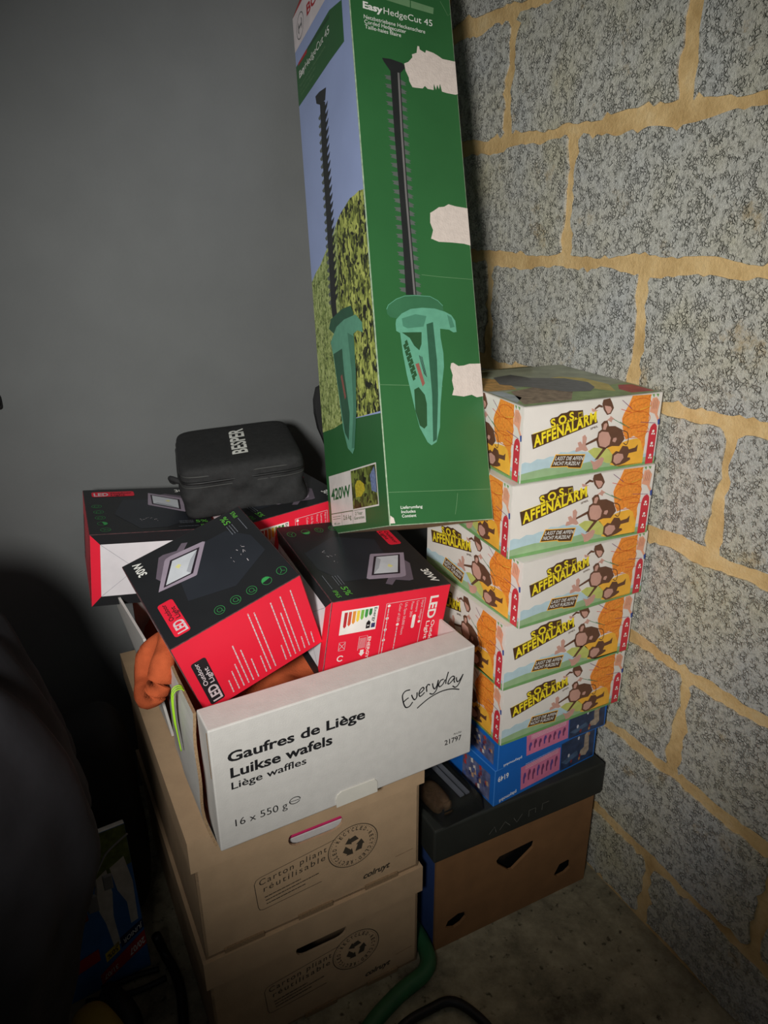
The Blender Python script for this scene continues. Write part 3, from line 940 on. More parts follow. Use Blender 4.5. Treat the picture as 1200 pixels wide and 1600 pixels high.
# ------------------------------------------------------------------ white waffle carton
def waffle_box():
    M, (w, d, h) = pose_matrix('waffle')
    t = thing('waffle_carton', 'open white corrugated waffle carton stacked on the brown cartons', 'carton', M.translation, M.to_euler())
    WH = CARD_WHITE
    fwall = carton_mesh('front_wall', w, .050, h, {'*': WH}, t, None, 0.002)
    th = .004
    bm = bmesh.new()
    slab_bm(bm, (.004, .05, .002), (w - .004, d, .006))
    bm_obj('bottom_panel', bm, KRAFT, t)
    bm = bmesh.new()
    slab_bm(bm, (.004, d - th, .002), (w - .004, d, h - .012))
    bm_obj('back_wall', bm, [WH], t)
    bm = bmesh.new()
    slab_bm(bm, (w - .001, .052, .002), (w + .003, d, h - .004))
    bm_obj('right_wall', bm, [WH], t)
    bm = bmesh.new()
    vw = slab_bm(bm, (0, .262, .002), (th, d, h - .004))
    for v in vw:
        if v.co.z > .1:
            v.co.x -= .022 if v.co.y < .3 else .036
    bm_obj('left_wall', bm, [WH], t)
    # bowed outer flap on the left, its wavy corrugated edge facing the front
    vs, fs, ix = [], [], []
    n = 14
    for k in range(n + 1):
        z = .001 + (h - .004) * k / n
        zz = k / n
        yf = .012 + .030 * zz + .006 * math.sin(zz * 8)
        bow = -.004 - .011 * math.sin(math.pi * min(1, zz * 1.05)) - .002 * math.sin(zz * 9)
        yb = .235
        for (x, y) in ((bow, yf), (bow * .9, (yf + yb) / 2), (-.001, yb), (-.001 + th, yb), (bow * .9 + th, (yf + yb) / 2), (bow + th, yf)):
            vs.append((x, y, z))
    for k in range(n):
        a, b = k * 6, (k + 1) * 6
        for j in range(6):
            fs.append((a + j, a + (j + 1) % 6, b + (j + 1) % 6, b + j))
            ix.append(1 if j == 5 else 0)
    fs.append((n * 6, n * 6 + 1, n * 6 + 4, n * 6 + 5))
    ix.append(1)
    fs.append((n * 6 + 1, n * 6 + 2, n * 6 + 3, n * 6 + 4))
    ix.append(1)
    mesh_obj('side_flap', vs, fs, [WH, KRAFT_EDGE], t, ix)
    f = Sheet(fwall, 'front', w, .05, h)
    f.text('product_lettering', INK_BLACK, 'Gaufres de Liège', (.052, .712), (.540, .690), (.053, .790), .026)
    f.text('product_lettering', INK_BLACK, 'Luikse wafels', (.056, .583), (.413, .568), (.057, .662), .026)
    f.text('product_lettering', INK_BLACK, 'Liège waffles', (.055, .488), (.315, .480), (.056, .545), .012)
    f.text('weight_lettering', INK_BLACK, '16 x 550 g', (.056, .172), (.238, .158), (.056, .232), -.004)
    f.ring('weight_lettering', INK_BLACK, (.266, .200), .0083, .0012, .0058, 3, .05, 5.75, 28)
    f.line('weight_lettering', INK_BLACK, [(.248, .200), (.286, .196)], .0009, 3)
    EV = [[(.721, .8), (.702, .802), (.69, .775), (.692, .722), (.698, .678), (.706, .655), (.72, .658), (.732, .686)], [(.693, .711), (.704, .726), (.715, .735)], [(.727, .752), (.733, .718), (.741, .699), (.749, .719), (.75, .758)],
          [(.76, .738), (.771, .75), (.779, .767), (.774, .784), (.763, .769), (.758, .739), (.762, .713), (.771, .717), (.782, .735)], [(.788, .784), (.79, .756), (.791, .732)], [(.789, .763), (.793, .79), (.799, .792), (.804, .782)],
          [(.815, .791), (.818, .756), (.825, .734), (.834, .757), (.84, .803)], [(.84, .803), (.836, .743), (.828, .708), (.816, .694), (.803, .71)], [(.863, .794), (.85, .79), (.842, .758), (.847, .738), (.86, .752), (.87, .786)],
          [(.883, .846), (.874, .782), (.873, .744)], [(.912, .78), (.902, .793), (.889, .776), (.882, .744), (.888, .736), (.901, .754), (.911, .777)], [(.912, .776), (.909, .748), (.913, .729)],
          [(.919, .772), (.921, .74), (.928, .728), (.939, .751), (.949, .781)], [(.949, .781), (.938, .732), (.927, .695), (.915, .685), (.903, .706)], [(.751, .615), (.772, .64), (.803, .67), (.842, .689), (.874, .69), (.904, .678), (.934, .652)]]
    for st in EV:
        f.curve('brand_lettering', INK_BLACK, st, .0019, 3)
    f.text('number_lettering', INK_BLACK, '21797', (.876, .170), (.953, .168), (.875, .217), .012)
    f.text('number_lettering', INK_BLACK, 'Art.Nr', (.915, .238), (.953, .235), (.915, .256), 0)
    f.build()
    bm = bmesh.new()
    out = [(.420, -.012), (.418, .067), (.424, .100), (.440, .118), (.574, .114), (.584, .082), (.584, -.012)]
    panel('tape_patch', [(u * w, v * h) for u, v in out], [], (Vector((0, -.0016, 0)), Vector((1, 0, 0)), Vector((0, 0, 1)), Vector((0, -1, 0))), .0013, mat('paper_tape', (216, 212, 200), .6, 1.0, .03), fwall)
    bm.free()
    # strip of raw board on the front-left corner
    panel('corner_edge', [(0.004, h - .075), (.0065, h - .075), (.0065, h - .006), (.004, h - .006)], [], (Vector((-.0006, .0, 0)), Vector((0, 1, 0)), Vector((0, 0, 1)), Vector((-1, 0, 0))), .0004, KRAFT_EDGE, fwall)
    # elastic loops over the left flap
    et = thing('elastic_band', 'yellow-green elastic bands looped over the white carton flap', 'elastic band', M @ Vector((-.012, .10, h)), M.to_euler())
    EG = mat('elastic_green', (150, 200, 40), .5, 1.2)
    for k in range(3):
        y = .0 + k * .0045
        tube('loop', [(-.006, y - .012, -.085 + .01 * k), (-.0075, y - .006, -.045), (-.005, y, -.006), (.004, y + .002, .001), (.011, y + .002, -.008), (.010, y + .004, -.05)], .0009, EG, et, 6)


waffle_box()


# ------------------------------------------------------------------ orange cloth in the carton
def cloth():
    M, (w, d, h) = pose_matrix('waffle')
    OR = mat('orange_cloth', (184, 88, 52), .9, 1.05, .12, 60, .5, 700, spec=.1)
    vs, fs = [], []
    nx, ny = 36, 40
    for j in range(ny + 1):
        for i in range(nx + 1):
            u, v = i / nx, j / ny
            x = .008 + u * (w - .016)
            y = .055 + v * (d - .065)
            e = min(u, 1 - u, 1.0) * 8
            rise = min(1, e) ** .5
            z = .02 + rise * (.060 + .014 * math.sin(9 * u + 2 * v) * math.cos(6 * v) + .008 * math.sin(25 * u + 11 * v))
            if v < .3:
                z += .098 * math.exp(-((u - .36) / .17) ** 2) * math.exp(-(v / .10) ** 2)
            if v > .35:
                z += .02
            vs.append((x, y, min(z, h - .01)))
    for j in range(ny):
        for i in range(nx):
            a = j * (nx + 1) + i
            fs.append((a, a + 1, a + nx + 2, a + nx + 1))
    o = mesh_obj('orange_cloth', vs, fs, OR, None, smooth=True)
    o.location = M.translation
    o.rotation_euler = M.to_euler()
    tag(o, 'orange knitted cloth bundled under the floodlight boxes in the white carton', 'cloth')
    # hem poking out beside the flap, folded into a loop
    hem = tube('folded_hem', [(-.030, .172, .148), (-.036, .198, .134), (-.034, .228, .146), (-.016, .244, .176), (.004, .226, .198), (-.002, .196, .196), (-.016, .176, .178)], .0155, OR, o, 10, True)
    for v in hem.data.vertices:
        v.co.x += .003 * math.sin(90 * v.co.y)
        v.co.z += .003 * math.sin(120 * v.co.y + 60 * v.co.z)
    tube('hem_tail', [(.000, .225, .190), (.022, .240, .170), (.050, .250, .120), (.07, .25, .08)], .018, OR, o, 10)


cloth()


# ------------------------------------------------------------------ brown reusable cartons
def kraft_carton(n, label, group):
    M, (w, d, h) = pose_matrix(n)
    t = thing('reusable_carton', label, 'carton', M.translation, M.to_euler(), group)
    ov, band, th = .006, .0534, .004
    X, Y, Z = Vector((1, 0, 0)), Vector((0, 1, 0)), Vector((0, 0, 1))
    x0, x1, y0, y1 = ov, w - ov, ov, d - ov
    hb = h - .004
    hole = [(u * w - x0, v * h) for u, v in rrect(.385, .634, .622, .762, .050, .060)]
    fwall = panel('front_wall', [(0, 0), (x1 - x0, 0), (x1 - x0, hb), (0, hb)], [hole], (Vector((x0, y0, 0)), X, Z, -Y), th, KRAFT, t)
    panel('back_wall', [(0, 0), (x1 - x0, 0), (x1 - x0, hb), (0, hb)], [], (Vector((x1, y1, 0)), -X, Z, Y), th, KRAFT, t)
    panel('left_wall', [(0, 0), (y1 - y0, 0), (y1 - y0, hb), (0, hb)], [], (Vector((x0, y1, 0)), -Y, Z, -X), th, KRAFT, t)
    panel('right_wall', [(0, 0), (y1 - y0, 0), (y1 - y0, hb), (0, hb)], [], (Vector((x1, y0, 0)), Y, Z, X), th, KRAFT, t)
    panel('bottom_panel', [(0, 0), (x1 - x0, 0), (x1 - x0, y1 - y0), (0, y1 - y0)], [], (Vector((x0, y0, .005)), X, Y, Z), .004, KRAFT, t)
    # telescoping lid with its skirt
    bm = bmesh.new()
    slab_bm(bm, (0, 0, h - .004), (w, d, h))
    slab_bm(bm, (0, 0, h - band), (w, .004, h - .004))
    slab_bm(bm, (0, d - .004, h - band), (w, d, h - .004))
    slab_bm(bm, (0, .004, h - band), (.004, d - .004, h - .004))
    slab_bm(bm, (w - .004, .004, h - band), (w, d - .004, h - .004))
    bmesh.ops.remove_doubles(bm, verts=bm.verts, dist=1e-5)
    bm_obj('lid', bm, KRAFT, t)
    f = Sheet(fwall, 'front', w, d, h, (0, y0, 0))
    f.line('text_frame', STAMP, [(.585, .560), (.26, .497), (.242, .485), (.233, .455), (.241, .255), (.247, .228), (.262, .220), (.516, .246)], .0009)
    f.text('carton_lettering', STAMP, 'Carton pliant', (.252, .430), (.544, .486), (.254, .478), 0, 0, 3, 1.25)
    f.text('carton_lettering', STAMP, 'réutilisable', (.268, .368), (.536, .420), (.270, .415), 0, 0, 3, 1.25)
    r = random.Random(5)
    for p, q in (((.271, .318), (.426, .345)), ((.274, .288), (.505, .330)), ((.276, .258), (.446, .286))):
        words(f, 'small_print', STAMP, p, q, .0017, r, .0022)
    c = (.665, .443)
    R = .0425
    f.ring('recycling_stamp', STAMP, c, R, .0013, R * .94, 2, n=48)
    for k in range(60):
        a = 2 * math.pi * k / 60
        f.disc('recycling_stamp', STAMP, (c[0] + .0385 * math.cos(a) / w, c[1] + .0385 * .94 * math.sin(a) / h), .0007, None, 2, n=6)
    ring_text = 'RECYCLED·RECYCLED·RECYCLED·'
    for k, ch in enumerate(ring_text):
        a = 2.5 - 2 * math.pi * k / len(ring_text)
        rr, ch_w, ch_h = .0285, .0042, .0066
        ca, sa = math.cos(a), math.sin(a)
        if ch == '·':
            f.disc('recycling_stamp', STAMP, (c[0] + .031 * ca / w, c[1] + .031 * sa / h), .0009, None, 2, n=8)
            continue
        tx, ty = sa, -ca
        cw = ch_w if ch != 'I' else .0015
        p0 = (rr * ca - tx * cw / 2, rr * sa - ty * cw / 2)
        p1 = (p0[0] + tx * cw, p0[1] + ty * cw)
        pt = (p0[0] + ca * ch_h, p0[1] + sa * ch_h)
        cv = lambda p: (c[0] + p[0] / w, c[1] + p[1] / h)
        f.text('recycling_stamp', STAMP, ch, cv(p0), cv(p1), cv(pt), .02)
    for k in range(3):
        a = math.pi / 2 + k * 2 * math.pi / 3 + .3

        def rot(x, y):
            return (c[0] + (x * math.cos(a) - y * math.sin(a)) / w, c[1] + (x * math.sin(a) + y * math.cos(a)) / h)
        for pts in ([(.006, -.012), (.0165, -.009), (.0165, .001), (.0075, .001)], [(.0045, .001), (.0195, .001), (.0120, .0105)]):
            f.poly('recycling_stamp', STAMP, [rot(*p) for p in pts], 2)
    f.text('shop_lettering', STAMP, 'colruyt', (.708, .103), (.839, .112), (.710, .152), .03, .25)
    f.line('fold_line', KRAFT_EDGE, [(.868, .178), (.955, .186)], .0012)
    f.build()
    for k, (u0, u1) in enumerate(((.09, .255), (.405, .56), (.715, .875))):
        bm = bmesh.new()
        slab_bm(bm, (u0 * w, y0 - .0035, .001), (u1 * w, y0 + .001, .009))
        bm_obj('tab_slot', bm, KRAFT_EDGE, fwall)


kraft_carton('carton_low', 'lower brown lidded carton with an empty dark hand hole, standing on the floor', 'reusable cartons')
kraft_carton('carton', 'upper brown lidded carton with a pink item behind its hand hole', 'reusable cartons')


def pink_tub():
    M, (w, d, h) = pose_matrix('carton')
    t = thing('storage_tub', 'white tub with a pink rim seen through the brown carton hand hole', 'tub', M @ Vector((.10, .02, .006)), M.to_euler())
    carton_mesh('tub', .18, .24, .144, {'*': mat('tub_white', (196, 194, 192), .4, 1.1)}, t, None, .004)
    carton_mesh('rim', .186, .246, .022, {'*': mat('tub_pink', (206, 48, 104), .3, 1.2)}, t, None, .005, (-.003, -.003, .142))


pink_tub()


# ------------------------------------------------------------------ banana carton with black lid
def banana():
    M, (w, d, h) = pose_matrix('ban')
    t = thing('fruit_carton', 'brown fruit carton with air holes under a black lid beside the block wall', 'carton', M.translation, M.to_euler())
    BR = mat('fruit_board', (118, 84, 52), .85, 1.2, .1, 25, .1, 300)
    BL = mat('fruit_blue', (40, 62, 110), .7, 1.1, .08)
    LID = mat('fruit_lid', (40, 42, 38), .55, 1.0, .15, 20, .05, 300)
    X, Y, Z = Vector((1, 0, 0)), Vector((0, 1, 0)), Vector((0, 0, 1))
    holes = [[(.365, .683), (.383, .715), (.592, .732), (.614, .71), (.604, .649), (.473, .512), (.452, .516), (.373, .643)],
             [(.770, .217), (.803, .316), (.86, .325), (.886, .299), (.885, .22), (.85, .185), (.798, .179)],
             [(.061, .194), (.079, .261), (.14, .295), (.181, .283), (.19, .217), (.16, .175), (.12, .156)]]
    panel('front_wall', [(0, 0), (w, 0), (w, h), (0, h)], [[(u * w, v * h) for u, v in q] for q in holes], (Vector((0, 0, 0)), X, Z, -Y), .005, BR, t)
    panel('left_wall', [(0, 0), (d - .005, 0), (d - .005, h), (0, h)], [], (Vector((0, d, 0)), -Y, Z, -X), .005, BL, t)
    panel('right_wall', [(0, 0), (d - .005, 0), (d - .005, h), (0, h)], [], (Vector((w, .005, 0)), Y, Z, X), .005, BR, t)
    panel('back_wall', [(0, 0), (w - .01, 0), (w - .01, h), (0, h)], [], (Vector((w - .005, d, 0)), -X, Z, Y), .005, BR, t)
    panel('bottom_panel', [(0, 0), (w - .01, 0), (w - .01, d - .01), (0, d - .01)], [], (Vector((.005, .005, .006)), X, Y, Z), .005, BR, t)
    carton_mesh('black_liner', w - .03, d - .03, h - .02, {'*': mat('liner_film', (22, 22, 22), .25, 1.0, .1, 30, .5, 60)}, t, None, .006, (.015, .015, .008))
    lid = carton_mesh('lid', w + .018, d + .012, .069, {'*': LID}, t, None, .003, (-.012, -.012, h))
    q = Sheet(lid, 'front', w + .018, d + .012, .069, (-.012, -.012, h))
    G = mat('lid_scribble', (120, 120, 112), .6, .8)
    for st in ([(.30, .22), (.33, .40), (.34, .20)], [(.36, .22), (.39, .42), (.42, .24)], [(.44, .42), (.46, .24), (.49, .44)], [(.53, .26), (.53, .46), (.57, .46), (.57, .30)], [(.61, .30), (.61, .5), (.65, .5)]):
        q.line('lid_lettering', G, st, .0009)
    q.build()


banana()


# ------------------------------------------------------------------ blue toy boxes
def toy_box(n, label, number, pv):
    M, (w, d, h) = pose_matrix(n)
    t = thing('toy_box', label, 'box', M.translation, M.to_euler(), 'blue toy boxes')
    BLUE = mat('toy_blue', (28, 96, 176), .35, 1.2, .06, 20)
    body = carton_mesh('carton', w, d, h, {'*': BLUE}, t, mat('toy_edge', (60, 120, 190), .5, 1.1), .001)
    f = Sheet(body, 'front', w, d, h)
    PINK = mat('toy_pink', (206, 116, 150), .4, 1.1)
    PRINT = mat('toy_pink_print', (120, 62, 100), .4, 1.0)
    f.poly('figure_panel', PINK, [(.238, pv), (.622, pv + .03), (.632, .12), (.250, .10)], 1)
    r = random.Random(3)
    for k in range(8):
        u = .27 + k * .044
        v = .25 + .04 * (k % 2)
        m = PRINT if k % 3 else mat('toy_violet', (96, 72, 140), .4, 1.0)
        f.poly('figure_panel', m, [(u, v), (u + .012, v), (u + .012, v + .12), (u + .024, v + .2), (u + .018, v + .3), (u + .004, v + .3), (u - .004, v + .18)], 2)
    for k in range(4):
        words(f, 'figure_panel', INK_WHITE, (.28, .66 + .045 * k), (.60, .68 + .045 * k), .0006, r, .0016)
    pts = [(.640, .06), (.985, .05), (.975, .90), (.632, .86)]
    f.poly('scene_photo', mat('toy_night', (44, 58, 86), .35, 1.1, .35, 60), pts, 1)
    f.poly('scene_photo', mat('toy_sea', (70, 92, 120), .35, 1.1, .3, 80), [(.645, .3), (.80, .45), (.82, .30), (.70, .18)], 2)
    f.poly('scene_photo', mat('toy_castle', (158, 142, 126), .35, 1.1, .3, 120), [(.83, .25), (.90, .18), (.93, .30), (.915, .80), (.895, .88), (.87, .80), (.875, .45), (.84, .40)], 2)
    for k in range(6):
        u, v = r.uniform(.66, .95), r.uniform(.15, .8)
        f.disc('scene_photo', mat('toy_fleck%d' % (k % 3), [(170, 120, 80), (190, 190, 200), (130, 50, 50)][k % 3], .35, 1.1), (u, v), .0025, .004, 3, n=8)
    f.text('maker_lettering', INK_WHITE, 'playmobil', (.208, .165), (.050, .135), (.210, .075), .01)
    if number:
        f.text('number_lettering', INK_WHITE, number, (.123, .80), (.026, .80), (.125, .66), .02)
    f.build()
    s = Sheet(body, 'left', w, d, h)
    s.poly('scene_photo', mat('toy_scene', (92, 96, 128), .35, 1.1, .4, 90), [(.55, .06), (.94, .06), (.94, .80), (.55, .80)], 1)
    for k in range(22):
        u, v = r.uniform(.57, .90), r.uniform(.10, .70)
        c = [(176, 60, 56), (206, 198, 190), (60, 64, 110), (190, 150, 120), (120, 60, 70), (70, 90, 150)][k % 6]
        f2 = mat('toy_bit%d' % (k % 6), c, .35, 1.1)
        s.poly('scene_photo', f2, [(u, v), (u + .03, v + .02), (u + .02, v + .14), (u - .01, v + .10)], 2)
    s.build()


toy_box('b2', 'lower blue toy box with upside-down number, lying on the black carton lid', '6149', .76)
toy_box('b1', 'upper blue toy box squeezed between the game boxes and the other blue box', None, .90)


# ------------------------------------------------------------------ game boxes
def game_print(t, face, w, d, h, r):
    s = Sheet(t, face, w, d, h)
    sh = -.034

    def S(pts):
        return [(u + sh, v) for u, v in pts]
    P = lambda part, m, pts, l=2: s.poly(part, m, S(pts), l)
    BLUE_ = mat('game_blue', (176, 198, 204), .45, 1.15, .06, 60)
    GRN = mat('game_green', (148, 176, 132), .45, 1.1, .08, 60)
    GRN2 = mat('game_green_deep', (112, 156, 96), .45, 1.1, .08, 60)
    ORG = mat('game_orange', (226, 138, 52), .45, 1.15, .16, 260)
    ORG2 = mat('game_orange_deep', (206, 104, 36), .45, 1.1, .1, 200)
    YEL = mat('game_yellow', (232, 172, 60), .45, 1.15, .08, 60)
    LEAFY = mat('game_leaf', (186, 190, 104), .45, 1.1, .08, 60)
    RED = mat('game_red', (196, 50, 62), .45, 1.15)
    BRN = mat('game_brown', (84, 58, 36), .45, 1.0, .06, 80)
    FUR = mat('game_fur', (104, 70, 52), .45, 1.0, .08, 80)
    SKIN = mat('game_pink', (196, 150, 134), .45, 1.1)
    HAND = mat('game_hand', (222, 158, 128), .45, 1.15)
    TXT = mat('game_title_yellow', (238, 208, 44), .45, 1.15)
    # ground
    P('ground_print', BLUE_, [(.03, .27), (.061, .285), (.10, .262), (.144, .305), (.19, .29), (.23, .314), (.27, .31), (.306, .355), (.36, .335), (.40, .352), (.439, .331), (.523, .292), (.603, .20), (.70, .17), (1.04, .16), (1.04, 0), (.03, 0)], 0)
    P('ground_print', GRN, [(.03, .13), (.12, .15), (.203, .165), (.38, .135), (.522, .165), (.655, .125), (1.04, .11), (1.04, 0), (.03, 0)], 1)
    P('ground_print', GRN2, [(.03, .045), (.3, .055), (.55, .06), (1.04, .04), (1.04, 0), (.03, 0)], 2)
    # tumbling tower
    P('tower_print', LEAFY, [(.503, .314), (.546, .353), (.659, .306), (.74, .078), (.653, .111), (.555, .207)], 2)
    P('tower_print', YEL, [(.64, .328), (.731, .356), (.80, .39), (.862, .40), (.934, .36), (.934, .03), (.752, .03), (.68, .08), (.70, .2)], 2)
    P('tower_print', ORG, [(.795, .995), (.937, .985), (.938, .78), (.945, .559), (.930, .40), (.936, .30), (.93, .20), (.90, .36), (.84, .44), (.78, .40), (.753, .52), (.734, .70), (.745, .77), (.775, .881)], 3)
    for c, a, b in (((.866, .86), .020, .010), ((.845, .66), .026, .013), ((.850, .50), .024, .010)):
        s.ring('tower_print', ORG2, (c[0] + sh, c[1]), a, .0011, b, 4, n=24)
    for k in range(14):
        u, v = r.uniform(.80, .92), r.uniform(.5, .96)
        s.line('tower_print', ORG2, S([(u, v), (u + r.uniform(-.03, .03), v + r.uniform(-.05, .05))]), .0009, 4)
    STK = [mat('game_stick%d' % k, c, .45, 1.0) for k, c in enumerate([(120, 60, 110), (206, 60, 50), (60, 130, 90), (232, 190, 70)])]
    for k, (a, b) in enumerate((((.72, .95), (.80, .82)), ((.719, .83), (.80, .77)), ((.66, .72), (.76, .60)), ((.86, .79), (.95, .83)), ((.88, .62), (1.0, .58)), ((.86, .50), (.955, .47)), ((.72, .66), (.80, .56)))):
        s.line('tower_print', STK[k % 4], S([a, b]), .0008, 5)
    P('badge_print', RED, [(.956, .01), (.957, .46), (.964, .53), (.976, .565), (.990, .577), (1.004, .565), (1.014, .53), (1.018, .46), (1.016, .01)], 3)
    for v in (.47, .30, .13):
        s.disc('badge_print', INK_WHITE, (.990 + sh, v), .0022, None, 4, n=8)
        s.disc('badge_print', INK_WHITE, (.999 + sh, v - .04), .0015, None, 4, n=8)
        s.disc('badge_print', INK_WHITE, (.983 + sh, v - .035), .0015, None, 4, n=8)
    P('hand_print', HAND, [(.943, .779), (.951, .93), (.983, .938), (1.012, .864), (1.006, .766), (1.004, .698), (1.028, .62), (1.016, .60), (.982, .712), (.941, .746)], 4)
    for k in range(3):
        s.line('hand_print', FUR, S([(.962 + .014 * k, .78), (.966 + .013 * k, .91)]), .0005, 5)
    P('hand_print', GRN2, [(.945, .985), (.965, .985), (.962, .935)], 4)
    P('hand_print', GRN2, [(.975, .985), (.999, .981), (.993, .939)], 4)
    P('hand_print', mat('game_cuff', (52, 76, 150), .45, 1.1), [(1.012, .625), (1.028, .640), (1.030, .56), (1.018, .55)], 5)
    # title
    P('title_print', BRN, [(.089, .640), (.225, .700), (.210, .795), (.222, .822), (.262, .832), (.285, .868), (.325, .872), (.345, .893), (.39, .882), (.437, .880), (.446, .785), (.527, .818), (.555, .688), (.108, .445)], 3)
    s.text('title_lettering', TXT, 'S.O.S.', *S([(.224, .698), (.398, .778), (.213, .802)]), bold=.034, space=1.06, layer=5)
    s.text('title_lettering', TXT, 'AFFENALARM', *S([(.113, .472), (.544, .706), (.105, .616)]), bold=.034, space=1.08, layer=5)
    s.line('title_lettering', TXT, S([(.100, .645), (.445, .790)]), .0007, 5)
    s.line('title_lettering', TXT, S([(.404, .848), (.433, .855), (.435, .795), (.410, .788), (.408, .838), (.423, .842)]), .0008, 5)
    s.text('title_lettering', BRN, 'SPIEL', *S([(.505, .602), (.559, .629), (.503, .628)]), bold=.02, layer=5)
    P('slogan_print', YEL, [(.270, .335), (.487, .280), (.464, .088), (.366, .120), (.362, .138), (.238, .163)], 3)
    P('slogan_print', BRN, [(.274, .322), (.480, .270), (.459, .100), (.369, .131), (.365, .149), (.245, .173)], 4)
    s.text('slogan_lettering', INK_WHITE, 'LASST DIE AFFEN', *S([(.268, .256), (.469, .203), (.275, .306)]), bold=.005, layer=5)
    s.text('slogan_lettering', INK_WHITE, 'NICHT PURZELN!', *S([(.258, .192), (.447, .140), (.265, .240)]), bold=.005, layer=5)
    # plain brown and pink shapes standing for the pictured animals
    A = 'animal_print'
    P(A, FUR, [(.562, .490), (.475, .420), (.478, .395), (.566, .450)], 5)
    P(A, SKIN, [(.408, .339), (.414, .387), (.432, .391), (.42, .452), (.441, .463), (.457, .418), (.451, .527), (.468, .547), (.484, .502), (.48, .403), (.502, .331), (.485, .319), (.457, .343), (.417, .328)], 6)
    P(A, FUR, [(.621, .345), (.558, .175), (.582, .183), (.650, .345)], 5)
    P(A, SKIN, [(.524, .19), (.558, .155), (.61, .209), (.63, .177), (.617, .095), (.583, .045), (.555, .044), (.546, .115)], 6)
    P(A, FUR, [(.58, .66), (.60, .70), (.625, .70), (.64, .62), (.687, .612), (.742, .55), (.770, .415), (.735, .325), (.68, .34), (.62, .31), (.575, .35), (.558, .44), (.565, .56), (.59, .59)], 5)
    P(A, SKIN, [(.572, .535), (.590, .560), (.640, .540), (.664, .455), (.658, .365), (.631, .332), (.586, .365), (.571, .448)], 6)
    P(A, SKIN, [(.597, .585), (.600, .655), (.617, .672), (.628, .645), (.617, .575)], 6)
    P(A, SKIN, [(.678, .405), (.683, .448), (.705, .452), (.710, .425), (.700, .385)], 6)
    s.curve(A, FUR, S([(.74, .54), (.785, .50), (.80, .40), (.79, .33), (.765, .36)]), .0014, 5)
    P(A, FUR, [(.578, .985), (.626, .998), (.645, .934), (.662, .86), (.643, .785), (.617, .775), (.588, .85), (.573, .93)], 5)
    P(A, SKIN, [(.592, .905), (.636, .885), (.648, .852), (.638, .80), (.621, .792), (.600, .854)], 6)
    P(A, FUR, [(.578, .905), (.55, .93), (.520, .885), (.525, .865), (.553, .895), (.578, .880)], 5)
    P(A, SKIN, [(.498, .89), (.517, .875), (.535, .86), (.549, .852), (.515, .838), (.502, .85)], 6)
    P(A, SKIN, [(.643, .76), (.640, .735), (.617, .702), (.635, .695), (.655, .668), (.660, .70), (.675, .713), (.658, .735)], 6)
    P(A, FUR, [(.690, .219), (.715, .262), (.739, .244), (.761, .322), (.801, .304), (.814, .258), (.861, .272), (.880, .312), (.878, .215), (.817, .204), (.808, .148), (.830, .14), (.834, .11), (.797, .075), (.760, .055), (.720, .052), (.690, .11)], 5)
    P(A, SKIN, [(.703, .200), (.729, .226), (.77, .205), (.780, .150), (.755, .085), (.726, .075), (.702, .120)], 6)
    s.build()


def game_box(n, label, top_print=False):
    M, (w, d, h) = pose_matrix(n)
    t = thing('game_box', label, 'box', M.translation, M.to_euler(), 'board game boxes stacked against the block wall')
    WHT = mat('game_white', (214, 208, 200), .5, 1.2, .03, 30, .05, 200)
    GT = mat('game_top', (168, 172, 150), .5, 1.1, .25, 30)
    body = carton_mesh('carton', w, d, h, {'*': WHT, 'top': GT if top_print else WHT}, t, mat('game_edge', (196, 190, 182), .6, 1.15), .0016)
    game_print(body, 'front', w, d, h, random.Random(11))
    game_print(body, 'left', w, d, h, random.Random(12))
    if top_print:
        s = Sheet(body, 'top', w, d, h)
        s.poly('lid_print', mat('lid_meadow', (150, 170, 118), .5, 1.1, .2, 60), [(.02, .02), (.98, .02), (.98, .30), (.6, .26), (.3, .45), (.02, .3)], 1)
        s.poly('lid_print', mat('lid_brown', (150, 130, 110), .5, 1.1, .35, 90), [(.03, .05), (.35, .04), (.50, .22), (.40, .42), (.15, .36)], 2)
        s.poly('lid_print', mat('lid_orange', (206, 160, 96), .5, 1.1, .3, 90), [(.02, .42), (.22, .40), (.30, .66), (.12, .9), (.02, .9)], 2)
        s.poly('lid_print', mat('lid_sky', (176, 184, 188), .5, 1.1, .2, 60), [(.02, .1), (.12, .2), (.1, .38), (.02, .40)], 2)
        s.poly('lid_print', mat('lid_red', (186, 82, 84), .5, 1.1, .15, 60), [(.80, .05), (.97, .04), (.97, .24), (.88, .26), (.80, .16)], 2)
        s.poly('lid_print', mat('lid_ochre', (204, 186, 112), .5, 1.1, .15, 60), [(.68, .20), (.74, .12), (.84, .30), (.82, .52), (.70, .62), (.60, .60)], 3)
        s.poly('lid_window', mat('lid_dark', (104, 104, 106), .35, 1.0, .2, 80), [(.20, .56), (.34, .40), (.46, .22), (.60, .18), (.70, .26), (.76, .40), (.70, .56), (.50, .66), (.44, .80), (.28, .76)], 4)
        s.build()
        bm = bmesh.new()
        vs = [bm.verts.new(p) for p in ((.10 * w, .97 * d, h + .001), (.75 * w, .97 * d, h + .001), (.60 * w, .80 * d, h + .012), (.22 * w, .80 * d, h + .012))]
        bm.faces.new(vs)
        bmesh.ops.solidify(bm, geom=bm.faces[:], thickness=.0012)
        bm_obj('raised_flap', bm, mat('lid_flap', (170, 160, 126), .5, 1.1, .25, 60), t)


game_box('a5', 'bottom white board game box resting on the blue toy boxes')
game_box('a4', 'second white board game box from the bottom of the stack')
game_box('a3', 'third white board game box, middle of the stack of five')
game_box('a2', 'fourth white board game box, directly under the topmost one')
game_box('a1', 'topmost white board game box with a dark window in its lid', True)


